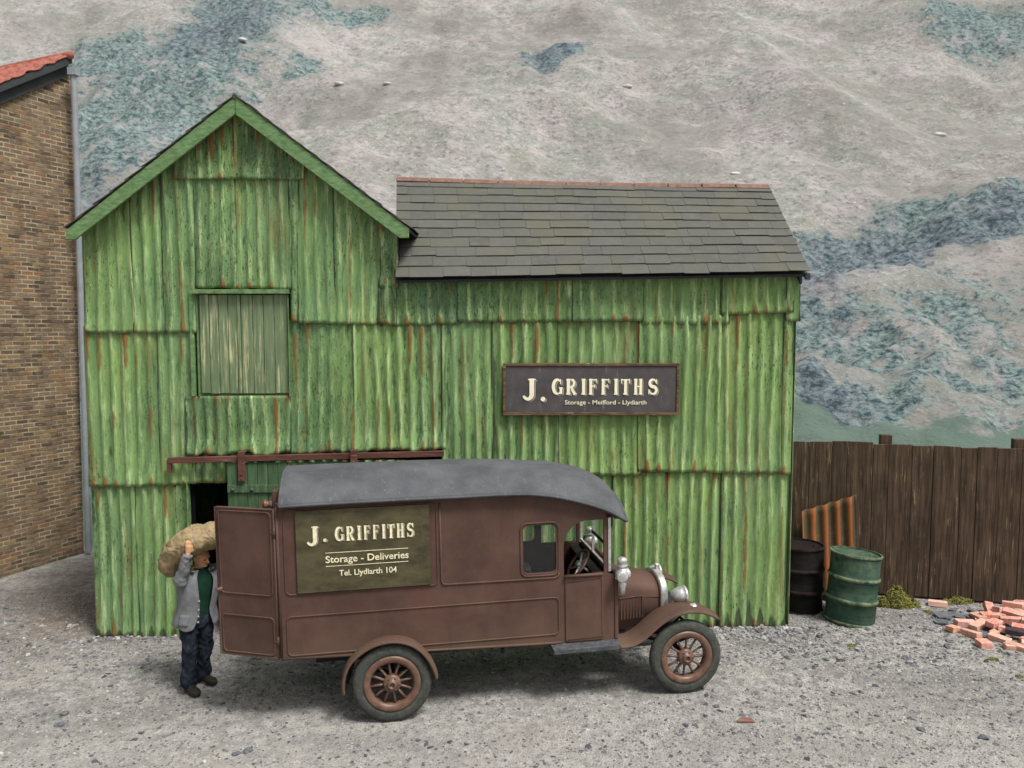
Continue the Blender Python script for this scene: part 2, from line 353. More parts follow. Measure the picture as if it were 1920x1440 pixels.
SHEET = mat_sheet()
TRIM = mat_wood('green_painted_timber', (.085, .165, .070), (.20, .31, .135), (.36, .46, .24), (1, 1, 1), 14, bs=.5)
def mat_barge():
    n = NT('green_painted_bargeboard', .75, 0, .3); g = n.noise(30, 6, .65, n.vec((.35, 1, 1.0), rot=(0, .66, 0)))
    c = n.mix(n.ramp(g, (.35, 0), (.65, 1)), (.085, .170, .070), (.185, .295, .135))
    c = n.mix(n.ramp(n.noise(4, 4), (.5, 0), (.7, .5)), c, (.12, .19, .075))
    c = n.mix(n.ramp(n.noise(60, 4, .7, n.vec((.3, 1, 1))), (.62, 0), (.7, .6)), c, (.36, .46, .25)); n.bump(g, .5, .008); return n.col(c)
BARGE = mat_barge()
SHUT = mat_wood('peeling_green_shutter_timber', (.115, .165, .090), (.190, .250, .140), (.62, .58, .34), (1, 1, .045), 22, (.50, .62), pf=.9)
DOORW = mat_wood('dark_green_door_timber', (.045, .085, .045), (.10, .165, .085), (.20, .26, .14), (1, 1, .1), 22)
RAILM = mat_wood('dull_red_rail', (.085, .035, .028), (.165, .075, .06), (.32, .24, .20), (.1, 1, 1), 18)
FENCE = mat_wood('brown_fence_planks', (.038, .027, .020), (.125, .084, .057), (.42, .31, .18), (1, 1, .05), 30, (.58, .68), pf=.85)
FRAMEW = mat_wood('weathered_sign_frame', (.07, .045, .03), (.20, .13, .075), (.48, .42, .32), (.2, 1, 1), 30)
SLATE = mat_slate(); VAN = mat_van(); VROOF = mat_vanroof(); BRICKW = mat_brickwall(); GROUND = mat_ground(); CHIP = mat_chip(); HILL = mat_hill()
TERRA = mat_simple('terracotta_ridge', (.185, .10, .078), .8, 0, .25, 6, dust=(.36, .25, .2))
PANT = mat_simple('red_pantiles', (.27, .085, .062), .7, 0, .35, 9, dust=(.5, .25, .18))
DARK = mat_simple('near_black_interior', (.006, .006, .006), .95, 0, .2, 4, .1)
DKGREY = mat_simple('dark_grey_board', (.045, .048, .05), .8, 0, .25, 5)
PIPE = mat_simple('grey_pipe', (.27, .29, .31), .6, 0, .15, 5)
SILV = mat_simple('silver_paint', (.58, .58, .57), .38, .55, .18, 14, .5, .25, dust=(.22, .19, .17), df=.75)
RUBR = mat_simple('dusty_rubber', (.052, .057, .050), .85, 0, .25, 8, .25, .3, dust=(.13, .13, .115), df=.6)
RIMM = mat_simple('brown_wheel_paint', (.125, .068, .048), .42, 0, .25, 9, .5, .15, dust=(.30, .2, .14), df=.35)
CHAS = mat_simple('black_chassis', (.02, .02, .02), .8, 0, .2, 6)
RUNB = mat_simple('black_running_board', (.055, .06, .07), .7, 0, .3, 8, dust=(.18, .17, .15), df=.7)
SEATM = mat_simple('dark_seat_leather', (.02, .017, .016), .6)
LAMPR = mat_simple('red_lamp_glass', (.35, .012, .012), .2, 0, .1, 5, .6, 0)
BLUEW = mat_simple('iron_strap', (.075, .07, .055), .6, .3, .4, 14, dust=(.24, .22, .17), df=.7)
SIGNP = None
def mat_sign(name, a, b, streak, sf, sc):
    n = NT(name, .7, 0, .3); c = n.mix(n.ramp(n.noise(5, 5, .6, n.vec(sc)), (.35, 0), (.65, 1)), a, b)
    st = n.math('MULTIPLY', n.ramp(n.noise(18, 5, .65, n.vec((1, 1, .16))), (.60, 0), (.72, 1)), n.ramp(n.noise(2.2, 3, .5, n.vec(loc=(2, 5, 4))), (.42, 0), (.6, 1)))
    c = n.mix(n.math('MULTIPLY', st, sf), c, streak); n.bump(n.noise(60, 4), .2, .003); return n.col(c)
SIGNP = mat_sign('charcoal_signboard', (.070, .064, .064), (.100, .092, .092), (.30, .30, .36), .75, (1, 1, 1))
PANEL = mat_sign('olive_signwriting_panel', (.052, .045, .027), (.098, .086, .046), (.15, .13, .075), .5, (1, 1, 2))
CREAM = mat_simple('cream_lettering', (.90, .84, .62), .7, 0, .06, 6, bs=0)
CREAM2 = mat_simple('worn_cream_lettering', (.84, .78, .54), .7, 0, .1, 8, bs=0, dust=(.30, .26, .15), df=.8)
CREAMS = mat_simple('cream_shade_line', (.55, .50, .38), .7, 0, .1, 6, bs=0)
def mat_glass():
    n = NT('dusty_window_glass', .08, 0, .5); n.b.inputs['Transmission Weight'].default_value = 0.0
    n.b.inputs['Alpha'].default_value = .10; return n.col((.10, .11, .11))
GLASS = mat_glass()
SKIN = mat_simple('weathered_skin', (.56, .31, .17), .6, 0, .15, 20, .3, .3)
JACK = mat_simple('grey_jacket_cloth', (.165, .170, .180), .9, 0, .2, 9, .1, .4, dust=(.27, .28, .29), df=.5)
SHIRT = mat_simple('dark_green_shirt', (.013, .040, .028), .9, 0, .3, 12, .1)
TROU = mat_simple('navy_trousers', (.017, .021, .030), .9, 0, .35, 8, .1, .4, dust=(.07, .08, .1), df=.5)
BOOT = mat_simple('dark_brown_boot', (.032, .026, .02), .6, 0, .3, 12, .4)
HAIRM = mat_simple('brown_hair', (.05, .03, .018), .9, 0, .3, 60)
SACKM = mat_simple('tan_sackcloth', (.27, .205, .115), .95, 0, .35, 10, .1, .6, dust=(.42, .34, .21), df=.6)
MOSS = mat_simple('olive_moss', (.17, .165, .050), .95, 0, .5, 14, .1, .2, dust=(.26, .24, .07), df=.6)
def mat_loosebrick():
    n = NT('loose_red_brick', .9, 0, .2); r = n.rnd()
    c = n.ramp(r, (0, (.52, .16, .11)), (.3, (.58, .25, .20)), (.6, (.64, .36, .30)), (.8, (.50, .24, .14)), (1, (.68, .44, .37)))
    c = n.mix(n.ramp(n.noise(18, 6, .7), (.42, 0), (.60, .8)), c, (.66, .45, .38))
    c = n.mix(n.ramp(n.noise(9, 5, .65, n.vec(loc=(3, 1, 1))), (.55, 0), (.66, .7)), c, (.34, .27, .24))
    c = n.mix(n.ramp(n.noise(40, 4, .65), (.62, 0), (.72, .5)), c, (.25, .07, .05)); n.bump(n.noise(50, 4), .5, .006); return n.col(c)
LBRICK = mat_loosebrick()
DBRICK = mat_simple('burnt_dark_brick', (.055, .040, .044), .85, 0, .35, 20)
LSLATE = mat_simple('blue_grey_slate', (.105, .112, .125), .7, 0, .3, 14, dust=(.22, .22, .22))

# ------------------------------------------------------------ ground and hillside
def gz(x, y):
    x = np.asarray(x, float); y = np.asarray(y, float)
    return gslope(np.clip(x, -12, 12)) + (fbm(x*1.3, y*1.3, 4, 3)-.5)*.035
def gh(x, y): return float(gz(x, y))
def hillbase(y):
    t = np.clip(y-13.9, 0, None); return .53*t + .0048*t*t
xs = np.unique(np.concatenate([np.linspace(-70, -9, 32), np.arange(-9, 9, .04), np.linspace(9, 70, 32)]))
ys = np.unique(np.concatenate([np.linspace(-40, 5.5, 26), np.arange(5.5, 12, .04), np.linspace(12, 15.5, 14)]))
X, Y = np.meshgrid(xs, ys, indexing='ij')
fine = (np.abs(X) < 9) & (Y > 5.5) & (Y < 12)
Z = gz(X, Y) + np.where(fine, (fbm(X*11, Y*11, 3, 9)-.5)*.022, 0) - .5*sstep(13.9, 15.4, Y)
m = MB(); m.grid(np.stack([X, Y, Z], -1))
ear = np.exp(-((X+6.0)/1.1)**2 - ((Y-10.2)/1.2)**2)*1.1 + .5*np.exp(-((X+6.8)/1.0)**2 - ((Y-11.6)/1.2)**2)
m.a['earth'] = ear.ravel()
tag(obj('ground', m, GROUND, smooth=True, fix=False), None, None, kind='structure')

def hit_hill(px, py):
    r = ray(px, py)
    for t in np.arange(13, 90, .1):
        y = r[1]*t
        if hillbase(y) > CAMH + r[2]*t: return r[0]*t, y
    return r[0]*60, 60
hx = np.unique(np.concatenate([np.linspace(-90, -34, 30), np.arange(-34, 34, .22), np.linspace(34, 90, 30)]))
hy = np.unique(np.concatenate([np.arange(13.2, 31, .13), np.arange(31, 54, .25), np.linspace(54, 95, 30)]))
X, Y = np.meshgrid(hx, hy, indexing='ij')
blobs = [(470, 25, 70, 40), (410, 80, 75, 45), (330, 140, 100, 50), (240, 200, 100, 55), (190, 270, 80, 45), (330, 230, 90, 40), (175, 395, 60, 30), (190, 350, 45, 22),
 (200, 100, 60, 30), (1565, 465, 90, 45), (1640, 440, 90, 45), (1750, 425, 110, 40), (1880, 420, 80, 35), (1530, 520, 60, 40), (1830, 65, 90, 26),
 (1040, 112, 60, 22), (1545, 745, 55, 55), (1540, 610, 60, 40), (1660, 640, 70, 22), (1800, 600, 80, 22), (620, 10, 90, 14), (560, 130, 40, 14), (1640, 740, 80, 25), (1750, 720, 60, 20), (1870, 700, 60, 20)]
blue = [(1700, 460, 200, 40), (1545, 745, 60, 60), (1540, 540, 60, 40), (420, 70, 60, 30), (190, 350, 50, 22), (1040, 110, 60, 22), (1880, 430, 80, 25)]
def blobmask(lst):
    M = np.zeros_like(X)
    for px, py, rx, ry in lst:
        cx, cy = hit_hill(px, py); ex, _ = hit_hill(px+rx, py); _, ey = hit_hill(px, max(-200, py-ry)); _, ey2 = hit_hill(px, py+ry)
        q_ = 1.3 if px < 480 else 1.05; sy = q_*max(.6, (ey-ey2)/2); sx = q_*max(.5, abs(ex-cx)); wx = X + (fbm(X*.5, Y*.5, 3, 5)-.5)*2.2; wy = Y + (fbm(X*.5, Y*.5, 3, 15)-.5)*2.5
        M = np.maximum(M, np.exp(-(((wx-cx)/sx)**2 + ((wy-(ey+ey2)/2)/sy)**2)*.8))
    return M
scrub = blobmask(blobs); blu = blobmask(blue)
lowr = sstep(3, 6, X)*(1-sstep(21, 26, Y + (fbm(X*.3, Y*.3, 3, 77)-.5)*6))*.42
scrub = np.clip(np.maximum(scrub, lowr) + .6*(X < -8.5)*(Y < 25) + .22*(1-np.exp(-((X/30)**2))), 0, 1)
mead = 1 - sstep(16.0, 18.6, Y + (fbm(X*.3, Y*.8, 4, 21)-.5)*4.5)
sw = sstep(.3, .6, scrub)
nz = (fbm(X*.16+Y*.05, Y*.22, 4, 31)-.5)*3.8*sstep(14.6, 21, Y) + (fbm(X*1.5, Y*1.5, 4, 41)-.5)*(.35 + .75*sw)*sstep(14.6, 18, Y)
Z = hillbase(Y) - .45 + .3*sstep(14.5, 17, Y) + nz + np.where(Y > 54, 0, 0) + .05*np.abs(X)*sstep(20, 60, Y)*.4
m = MB(); m.grid(np.stack([X, Y, Z], -1)); m.a['scrub'] = scrub.ravel(); m.a['blue'] = np.clip(blu*1.1, 0, 1).ravel(); m.a['meadow'] = mead.ravel()
tag(obj('hillside', m, HILL, smooth=True, fix=False), None, None, kind='structure')
HG = (hx, hy, Z)
def hz(x, y): i = np.searchsorted(hx, x); j = np.searchsorted(hy, y); return float(Z[min(i, len(hx)-1), min(j, len(hy)-1)])
PALE = mat_simple('pale_limestone', (.58, .57, .54), .9, 0, .12, 2, .1)
rb = random.Random(4)
def rock_mesh(seed, sx, sy, sz):
    import bmesh
    b = bmesh.new(); bmesh.ops.create_icosphere(b, subdivisions=2, radius=1); rr = random.Random(seed); o = [rr.uniform(0, 50) for _ in range(3)]
    vs = []
    for v in b.verts:
        k = .35 + 1.3*float(fbm(v.co.x*1.3+o[0]+v.co.z, v.co.y*1.3+o[1], 3, seed)); vs.append((v.co.x*sx*k, v.co.y*sy*k, v.co.z*sz*k))
    fs = [tuple(x.index for x in f.verts) for f in b.faces]; b.free(); m = MB(); m.add(vs, fs); return m
for px, py, r in [(638, 128, .36), (636, 168, .30), (726, 168, .22), (455, 118, .3), (1176, 158, .30), (1378, 296, .28),
                  (1762, 222, .32), (1875, 360, .28)]:
    x, y = hit_hill(px, py); d = sqrt(x*x+y*y)/30
    o = obj('boulder', rock_mesh(int(px), r*.62*d, r*.42*d, r*.22*d), PALE, smooth=True, org=(0, 0, 0)); o.location = (x, y, hz(x, y)+r*.02*d)
    tag(o, 'small pale boulder lying on the far heather hillside', 'boulder', 'pale boulders scattered over the hillside')

# ------------------------------------------------------------ corrugated shed
WY = 9.7; PITCHC = .143
shed = thing('corrugated_shed', 'green corrugated iron shed with a tall gable and a low slate roofed wing', 'shed', (-1.0, 9.7, -.02))
rs = random.Random(11); RN = np.random.RandomState(5)
def sheet(x0, x1, yt, yb, lay=0, seed=0, tone=0, rowA=False, jag=0, topf=None, parent=shed, name='corrugated_sheet', rb_=.6, rt_=.55, ybase=WY, curl=0):
    """pixel columns x0..x1, top rows yt=(left,right), bottom rows yb=(left,right); lay = how many sheet thicknesses proud"""
    R = np.random.RandomState(seed+1000)
    pbl = atY(x0, yb[0], WY); pbr = atY(x1, yb[1], WY); ptl = atY(x0, yt[0], WY); ptr = atY(x1, yt[1], WY)
    xa, xb = (pbl.x+ptl.x)/2, (pbr.x+ptr.x)/2; w = xb-xa
    nx = max(4, int(w/PITCHC*10)); xs = np.linspace(xa, xb, nx+1)
    zb = np.interp(xs, [xa, xb], [pbl.z, pbr.z]); zt = np.interp(xs, [xa, xb], [ptl.z, ptr.z])
    if topf is not None: zt = np.array([topf(q) for q in xs])
    zb = zb + (np.array([vnoise(q*9, seed, 3) for q in xs])-.5)*(.012+jag)
    nzz = max(3, int(np.max(zt-zb)/.045)); tt = np.linspace(0, 1, nzz+1)
    T, XX = np.meshgrid(tt, xs, indexing='xy'); ZB = np.repeat(zb[:, None], nzz+1, 1); ZT = np.repeat(zt[:, None], nzz+1, 1)
    T = np.repeat(tt[None, :], nx+1, 0); XX = np.repeat(xs[:, None], nzz+1, 1)
    ZZ = ZB + (ZT-ZB)*T
    xw = XX + (vnoise(XX*1.7+seed, ZZ*.8, 8)-.5)*.07
    ph = 2*pi*xw/PITCHC + R.uniform(-.5, .5); rg = .5 + .5*np.cos(ph)
    amp = .0125*(.45+1.05*vnoise(XX*1.6+seed*3, ZZ*.6, 12)); kk = rg**1.8
    YY = ybase - lay*.015 - .012 - amp*(kk*2-1) - (vnoise(XX*1.1+seed, ZZ*1.1, 4)-.5)*.02
    YY -= (1-sstep(0, .25, ZZ-ZB))*(.010 + .012*vnoise(XX*4, seed*1.0, 9) + curl)
    m = MB(); m.grid(np.stack([XX, YY, ZZ], -1))
    col = np.floor(ph/(2*pi)+.5).astype(int); cmin = col.min(); nc = col.max()-cmin+1
    pb = np.where(R.rand(nc) < rb_, R.uniform(.45, .95, nc), R.uniform(0, .12, nc)); lb = R.uniform(.07, .2, nc)
    pt = np.where(R.rand(nc) < rt_, R.uniform(.4, .85, nc), R.uniform(0, .12, nc)); lt = R.uniform(.12, .42, nc)
    ci = col-cmin; prof = np.clip(1.15 - np.abs(((ph/(2*pi)+.5) % 1)-.5)*3.4, 0, 1)
    hb = ZZ-ZB; ht = ZT-ZZ
    ru = pb[ci]*prof*np.clip(1.15-hb/lb[ci], 0, 1) + pt[ci]*prof*np.clip(1.1-ht/lt[ci], 0, 1)
    ru += .6*sstep(.74, .86, vnoise(XX*9+seed, ZZ*1.1, 14))*prof
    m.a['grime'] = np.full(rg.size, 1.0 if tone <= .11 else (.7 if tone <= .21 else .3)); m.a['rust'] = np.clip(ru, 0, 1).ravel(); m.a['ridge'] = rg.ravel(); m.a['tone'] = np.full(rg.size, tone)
    dirt = np.zeros_like(rg)
    if rowA: dirt = (1-rg*.5)*(1-sstep(0, .16+.22*vnoise(XX*3.1, XX*0, 6), hb))*.9
    dirt = dirt + .42*(1-sstep(0, .10, ht))
    ed = np.minimum(XX-xa, xb-XX); dirt = dirt + (.75*(lay != int(lay) or lay > 1.8)+.25)*(1-sstep(.004, .028, ed))*(.35+.9*vnoise(XX*0+seed, ZZ*1.6, 31))
    dirt = dirt + .5*sstep(.62, .8, vnoise(XX*1.3+9, ZZ*.9, 55))*(1-rg)
    m.a['dirt'] = np.clip(dirt, 0, 1).ravel()
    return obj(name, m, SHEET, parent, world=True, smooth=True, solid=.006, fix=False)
# roof line of the gable in wall coordinates
GA = atY(440, 205, 9.6); GL = atY(140, 432, 9.6); GR = atY(760, 432, 9.6)
def gtop(x):
    return GA.z + ((GL.z-GA.z)*(x-GA.x)/(GL.x-GA.x) if x < GA.x else (GR.z-GA.z)*(x-GA.x)/(GR.x-GA.x))
A = dict(rowA=True)
sheet(176, 262, (900, 900), (1193, 1195), 0, 1, .7, **A); sheet(258, 338, (900, 900), (1196, 1197), .6, 2, .5, **A)
sheet(334, 356, (905, 905), (1200, 1199), .3, 60, .1, **A)
for i, (a, b, t, l) in enumerate([(640, 752, .3, 0), (748, 860, .1, .5), (856, 950, .5, 0), (946, 1048, .4, .5), (1044, 1150, .3, 0), (1146, 1250, .5, .5), (1246, 1352, .6, 0), (1348, 1475, .9, .5)]):
    k = lambda x: 1193-(x-180)*.0162
    tp = 862 if a < 1100 else 882
    sheet(a, b, (tp, tp), (k(a)+3, k(b)+3), l, 3+i, t, **A)
sheet(164, 240, (612, 612), (912, 911), 1, 20, .5); sheet(236, 302, (612, 612), (911, 909), 1.6, 21, .35); sheet(298, 366, (612, 612), (909, 905), 1.2, 22, .6, rb_=.6)
sheet(362, 428, (848, 848), (905, 904), 1.2, 23, .2); sheet(424, 645, (848, 846), (903, 900), 1.0, 24, .2)
sheet(352, 548, (742, 741), (852, 849), 2.0, 25, .15, jag=.06, curl=.02)
sheet(544, 668, (598, 600), (848, 846), 1.3, 26, .15, jag=.05, curl=.015, rt_=.5); sheet(664, 836, (600, 600), (846, 843), 1.9, 27, .35, jag=.05, curl=.015)
sheet(828, 928, (600, 600), (889, 889), 1.2, 28, .3); sheet(922, 1048, (598, 598), (890, 889), 2.1, 29, .25); sheet(1044, 1202, (598, 598), (889, 890), 1.4, 30, .5)
sheet(1196, 1350, (596, 590), (883, 885), 2.0, 31, .6); sheet(1346, 1468, (585, 582), (886, 887), 1.5, 32, .7, rt_=.5); sheet(1464, 1484, (580, 580), (888, 889), 2.2, 33, .7)
sheet(151, 248, (0, 0), (623, 624), 2, 40, .45, topf=gtop, rb_=.5); sheet(244, 305, (0, 0), (624, 624), 2.6, 41, .3, topf=gtop); sheet(301, 366, (0, 0), (624, 623), 2.2, 42, .3, topf=gtop, rb_=.6)
sheet(362, 442, (0, 0), (541, 541), 3.0, 43, .1, topf=gtop, rb_=.8, jag=.02); sheet(438, 545, (0, 0), (542, 542), 2.5, 44, .25, topf=gtop, rb_=.7, jag=.02)
sheet(541, 562, (0, 0), (604, 604), 2.3, 45, .1, topf=gtop); sheet(556, 628, (0, 0), (606, 607), 3.0, 46, .3, topf=gtop); sheet(624, 714, (0, 0), (607, 609), 2.4, 47, .25, topf=gtop, rb_=.5)
sheet(710, 745, (522, 522), (608, 611), 3.1, 48, .2); sheet(708, 746, (0, 0), (540, 540), 2.6, 49, .2, topf=gtop)
sheet(741, 862, (505, 505), (611, 608), 2.6, 50, .05, rb_=.3); sheet(858, 936, (505, 505), (605, 604), 3.1, 51, .05); sheet(930, 1076, (505, 505), (604, 603), 2.6, 52, .15)
sheet(1072, 1206, (505, 505), (603, 602), 3.1, 53, .2); sheet(1202, 1366, (502, 502), (607, 607), 2.5, 54, .25, rb_=.5); sheet(1350, 1486, (500, 500), (590, 586), 3.3, 55, .35, rb_=.7)
sheet(1470, 1497, (500, 500), (602, 602), 2.9, 57, .35, rb_=.7)
sheet(325, 572, (0, 0), (338, 338), 3.7, 56, .1, topf=gtop, rb_=.55)
# carcass: side and rear walls, roof decks, floor
xl, xr = atY(176, 900, WY).x, atY(1484, 900, WY).x; DEP = 4.4
def wallplane(p0, p1, z0a, z0b, z1a, z1b, seed, name):
    L = (Vector(p1)-Vector(p0)).length; n = int(L/PITCHC*8); d = (Vector(p1)-Vector(p0))/L; nn = Vector((d.y, -d.x, 0))
    P = np.zeros((n+1, 12, 3)); rg = np.zeros((n+1, 12))
    for i in range(n+1):
        s_ = L*i/n
        for j in range(12):
            t = j/11; z0 = z0a+(z0b-z0a)*s_/L; z1 = z1a(s_) if callable(z1a) else z1a+(z1b-z1a)*s_/L
            r_ = cos(2*pi*s_/PITCHC); q = Vector(p0)+d*s_+nn*r_*.016; P[i, j] = (q.x, q.y, z0+(z1-z0)*t); rg[i, j] = .5+.5*r_
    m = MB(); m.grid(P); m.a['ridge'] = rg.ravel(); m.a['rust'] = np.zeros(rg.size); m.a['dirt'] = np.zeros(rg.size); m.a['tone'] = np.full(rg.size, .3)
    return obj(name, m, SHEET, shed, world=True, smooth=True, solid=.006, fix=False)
xg = GR.x - .10
ze = atY(1400, 512, 9.55).z
wallplane((xr, WY+.02, 0), (xr, WY+DEP, 0), -.1, -.1, lambda s_: min(ze + .76*s_, ze + .76*1.9 - .76*(s_-1.9)), 0, 1, 'side_wall')
wallplane((xl, WY+DEP, 0), (xl, WY+.02, 0), -.2, -.2, 4.95, 4.95, 2, 'side_wall')
wallplane((xr, WY+DEP, 0), (xg, WY+DEP, 0), -.2, -.2, ze-.5, ze-.5, 3, 'rear_wall')
wallplane((xg, WY+DEP, 0), (xl, WY+DEP, 0), -.2, -.2, lambda s_: gtop(xg-s_)-.06, 0, 4, 'rear_wall')
# wing side wall showing above the gable roof slope
def rz_wing(yy): return ze + .76*(yy-9.6) if yy < 11.4 else ze+.76*1.8-.76*(yy-11.4)
m = MB(); m.prism([(-1.5, 9.75, 4.3), (-1.5, 11.4, 5.9), (-1.5, 13.1, 4.6), (-1.5, 13.1, 4.3)], (.04, 0, 0)); obj('wing_gable', m, DARK, shed, world=True)
m = MB(); m.box(((xl+xr)/2, WY+DEP/2+.1, -.12), (xr-xl-.06, DEP-.3, .1)); obj('floor', m, DARK, shed, world=True)
# unseen dark lining added behind the front sheets to block light; doorway left open
d0, d1 = atY(362, 900, WY).x, atY(640, 900, WY).x; dt = atY(400, 905, WY).z
out = [(xl+.03, -.06), (d0, -.06), (d0, dt), (d1, dt), (d1, -.02), (xr-.02, .08), (xr-.02, ze-.05), (xg, ze-.05), (xg, gtop(xg)-.1), (GA.x, GA.z-.12), (xl+.03, gtop(xl+.03)-.1)]
vs, fs = curve2d(out, [], .03); m = MB(); m.add([(x, WY+.045+z, y) for x, y, z in vs], fs); obj('light_block_lining', m, DARK, shed, world=True)
m = MB()
for (a, b) in ((-4.9, -3.9),): pass
# gable roof: two slopes with slates, bargeboards
def slope_quad(p_eave, p_ridge): return p_eave, p_ridge
YF, YB = 9.46, WY+DEP+.15
apx = atY(440, 179, YF); el = atY(119, 431, YF); er = atY(771, 429, YF)
def slates(p00, p10, p01, p11, rows, wid, seed, thick=.012, over=.03, jit=.008):
    """p00 eave-left, p10 eave-right, p01 ridge-left, p11 ridge-right"""
    R = random.Random(seed); m = MB(); tone = []
    p00, p10, p01, p11 = map(Vector, (p00, p10, p01, p11))
    def Pt(a, b): return (p00*(1-a)+p10*a)*(1-b) + (p01*(1-a)+p11*a)*b
    N = (p10-p00).cross(p01-p00).normalized()
    if N.z < 0: N = -N
    L = (p10-p00).length
    for r in range(rows):
        a = -R.uniform(0, wid)/L; b0 = r/rows; b1 = min(1.0, (r+1.25)/rows); dr = 0; slant = R.uniform(-.006, .006)
        while a < 1:
            w = wid*R.choice([.8, 1, 1, 1.1, 1.35, 1.6])/L; a0 = max(0, a); a1 = min(1, a+w-.003/L)
            dr = R.uniform(-jit, jit); lift = thick*(1.0+R.uniform(0, .7)); j = R.uniform(0, 1)
            if a1 > a0+.002:
                sk = R.uniform(-.003, .003)
                q = [Pt(a0, b0+dr*1+slant*a0), Pt(a1, b0+dr+sk+slant*a1), Pt(a1, b1), Pt(a0, b1)]
                q = [q[0]+N*lift*1.6, q[1]+N*lift*1.6, q[2]+N*.002, q[3]+N*.002]
                m.prism(q, -N*thick*.8); tone += [j]*8
            a += w
    m.a['tone'] = tone; return m
def roofdeck(p00, p10, p01, p11, th=.03):
    m = MB(); N = (Vector(p10)-Vector(p00)).cross(Vector(p01)-Vector(p00)).normalized()
    if N.z < 0: N = -N
    m.prism([Vector(p)-N*.012 for p in (p00, p10, p11, p01)], -N*th); return m
def back(p): return (p.x, YB, p.z)
for nm, e in (('l', el), ('r', er)):
    m = slates((e.x, YF-.015, e.z), back(e), (apx.x, YF-.015, apx.z), back(apx), 11, .33, 5 if nm == 'l' else 6, .010)
    sl = obj('slate_roof', m, SLATE, shed, world=True)
    m = roofdeck((e.x, YF+.037, e.z), back(e), (apx.x, YF+.037, apx.z), back(apx)); obj('roof_deck', m, DKGREY, shed, world=True)
m = MB(); m.tube([(apx.x, YF-.015, apx.z-.005), (apx.x, YB, apx.z-.005)], .03, 8); obj('ridge_tile', m, SLATE, shed, world=True)
def barge(o1, o2, i2, i1, nm):
    m = MB(); m.prism([atY(*q, YF) for q in (o1, o2, i2, i1)], (0, .035, 0)); return obj('bargeboard', m, BARGE, shed, world=True, bevel=.006)
m = MB(); m.prism([atY(x, y, YF) for x, y in ((440, 181), (124, 431), (123, 449), (141, 449), (151, 441), (440, 214))], (0, .035, 0)); obj('bargeboard', m, BARGE, shed, world=True, bevel=.006)
m = MB(); m.prism([atY(x, y, YF-.002) for x, y in ((441, 181), (767, 428), (766, 446), (749, 446), (741, 440), (441, 214))], (0, .037, 0)); obj('bargeboard', m, BARGE, shed, world=True, bevel=.006)
# wing roof
YE, YR = 9.48, 11.42
e0 = atY(742, 521, YE); e1 = atY(1518, 509, YE); r0 = atY(744, 336, YR); r1 = atY(1442, 350, YR)
m = slates(e0, e1, r0, r1, 11, .31, 9, .0085, jit=.005); obj('slate_roof', m, SLATE, shed, world=True)
m = roofdeck(e0+Vector((0, .03, -.035)), e1+Vector((0, .03, -.035)), r0+Vector((0, .02, -.05)), r1+Vector((0, .02, -.05)), .02); obj('roof_deck', m, DKGREY, shed, world=True)
rb0 = Vector((r0.x, YB-.1, e0.z+.05)); rb1 = Vector((e1.x, YB-.1, e1.z))
m = slates(rb0, rb1, r0+Vector((0, .02, 0)), r1+Vector((.0, .02, 0)), 11, .31, 19, .014); obj('slate_roof', m, SLATE, shed, world=True)
m = roofdeck(rb0, rb1, r0+Vector((0, .02, 0)), r1+Vector((0, .02, 0)), .035); obj('roof_deck', m, DKGREY, shed, world=True)
n_ = 11; m = MB()
for i in range(n_):
    a, b = i/n_, (i+1)/n_-.004; f = lambda t: r0*(1-t)+r1*t + Vector((0, .0, .012 - .035*sin(pi*min(1, t*1.05))*.6))
    p, q = f(a), f(b); dz = rs.uniform(0, .006)
    m.prism([p+Vector((0, -.085, -.05+dz)), p+Vector((0, -.05, .0+dz)), p+Vector((0, 0, .022+dz)), p+Vector((0, .06, 0)), p+Vector((0, .09, -.05))], q-p)
obj('ridge_tiles', m, TERRA, shed, world=True, bevel=.004)
m = MB(); m.prism([e0+Vector((0, .04, -.03)), e1+Vector((-.02, .04, -.03)), e1+Vector((-.02, .04, -.055)), e0+Vector((0, .04, -.055))], (0, .03, 0))
p = e1; m.prism([p+Vector((-.03, .0, -.02)), p+Vector((0.005, .0, -.02)), p+Vector((.012, .0, -.10)), p+Vector((-.03, .0, -.09)), p+Vector((-.05, 0, -.06))], (0, .06, 0))
obj('eaves_board', m, DKGREY, shed, world=True)
m = MB(); m.prism([(e1.x-.10, YE+.05, e1.z-.05), (r1.x-.10+.0, YR, r1.z-.04), (r1.x-.10, YR, r1.z-.14), (e1.x-.10, YE+.05, e1.z-.15)], (.03, 0, 0)); obj('verge_board', m, DKGREY, shed, world=True)

# upper window shutter
sh = MB(); zt_, zb_ = atY(460, 553, WY).z, atY(460, 737, WY).z
bx = [378, 396, 413, 431, 449, 455, 477, 497, 517, 542]
Rb = random.Random(2)
for i in range(9):
    if i == 4: continue
    a, b = atY(bx[i], 650, WY).x+.004, atY(bx[i+1], 650, WY).x-.004
    sh.box(((a+b)/2, WY-.03+Rb.uniform(-.003, .003), (zt_+zb_)/2+Rb.uniform(-.004, .004)), (b-a, .025, zt_-zb_))
a, b = atY(449, 650, WY).x, atY(455, 650, WY).x; sh.box(((a+b)/2, WY-.045, (zt_+zb_)/2), (b-a-.006, .03, zt_-zb_))
obj('window_shutter', sh, SHUT, shed, world=True, bevel=.003)
wf = MB()
def pxbox(m, x0, x1, y0, y1, yc, dy):
    p = atY(x0, y0, WY); q = atY(x1, y1, WY); m.box(((p.x+q.x)/2, yc, (p.z+q.z)/2), (abs(q.x-p.x), dy, abs(p.z-q.z)))
pxbox(wf, 358, 371, 541, 742, WY-.045, .05); pxbox(wf, 372, 377, 553, 742, WY-.045, .05); pxbox(wf, 542, 546, 553, 742, WY-.05, .06); pxbox(wf, 366, 545, 543, 551, WY-.075, .07)
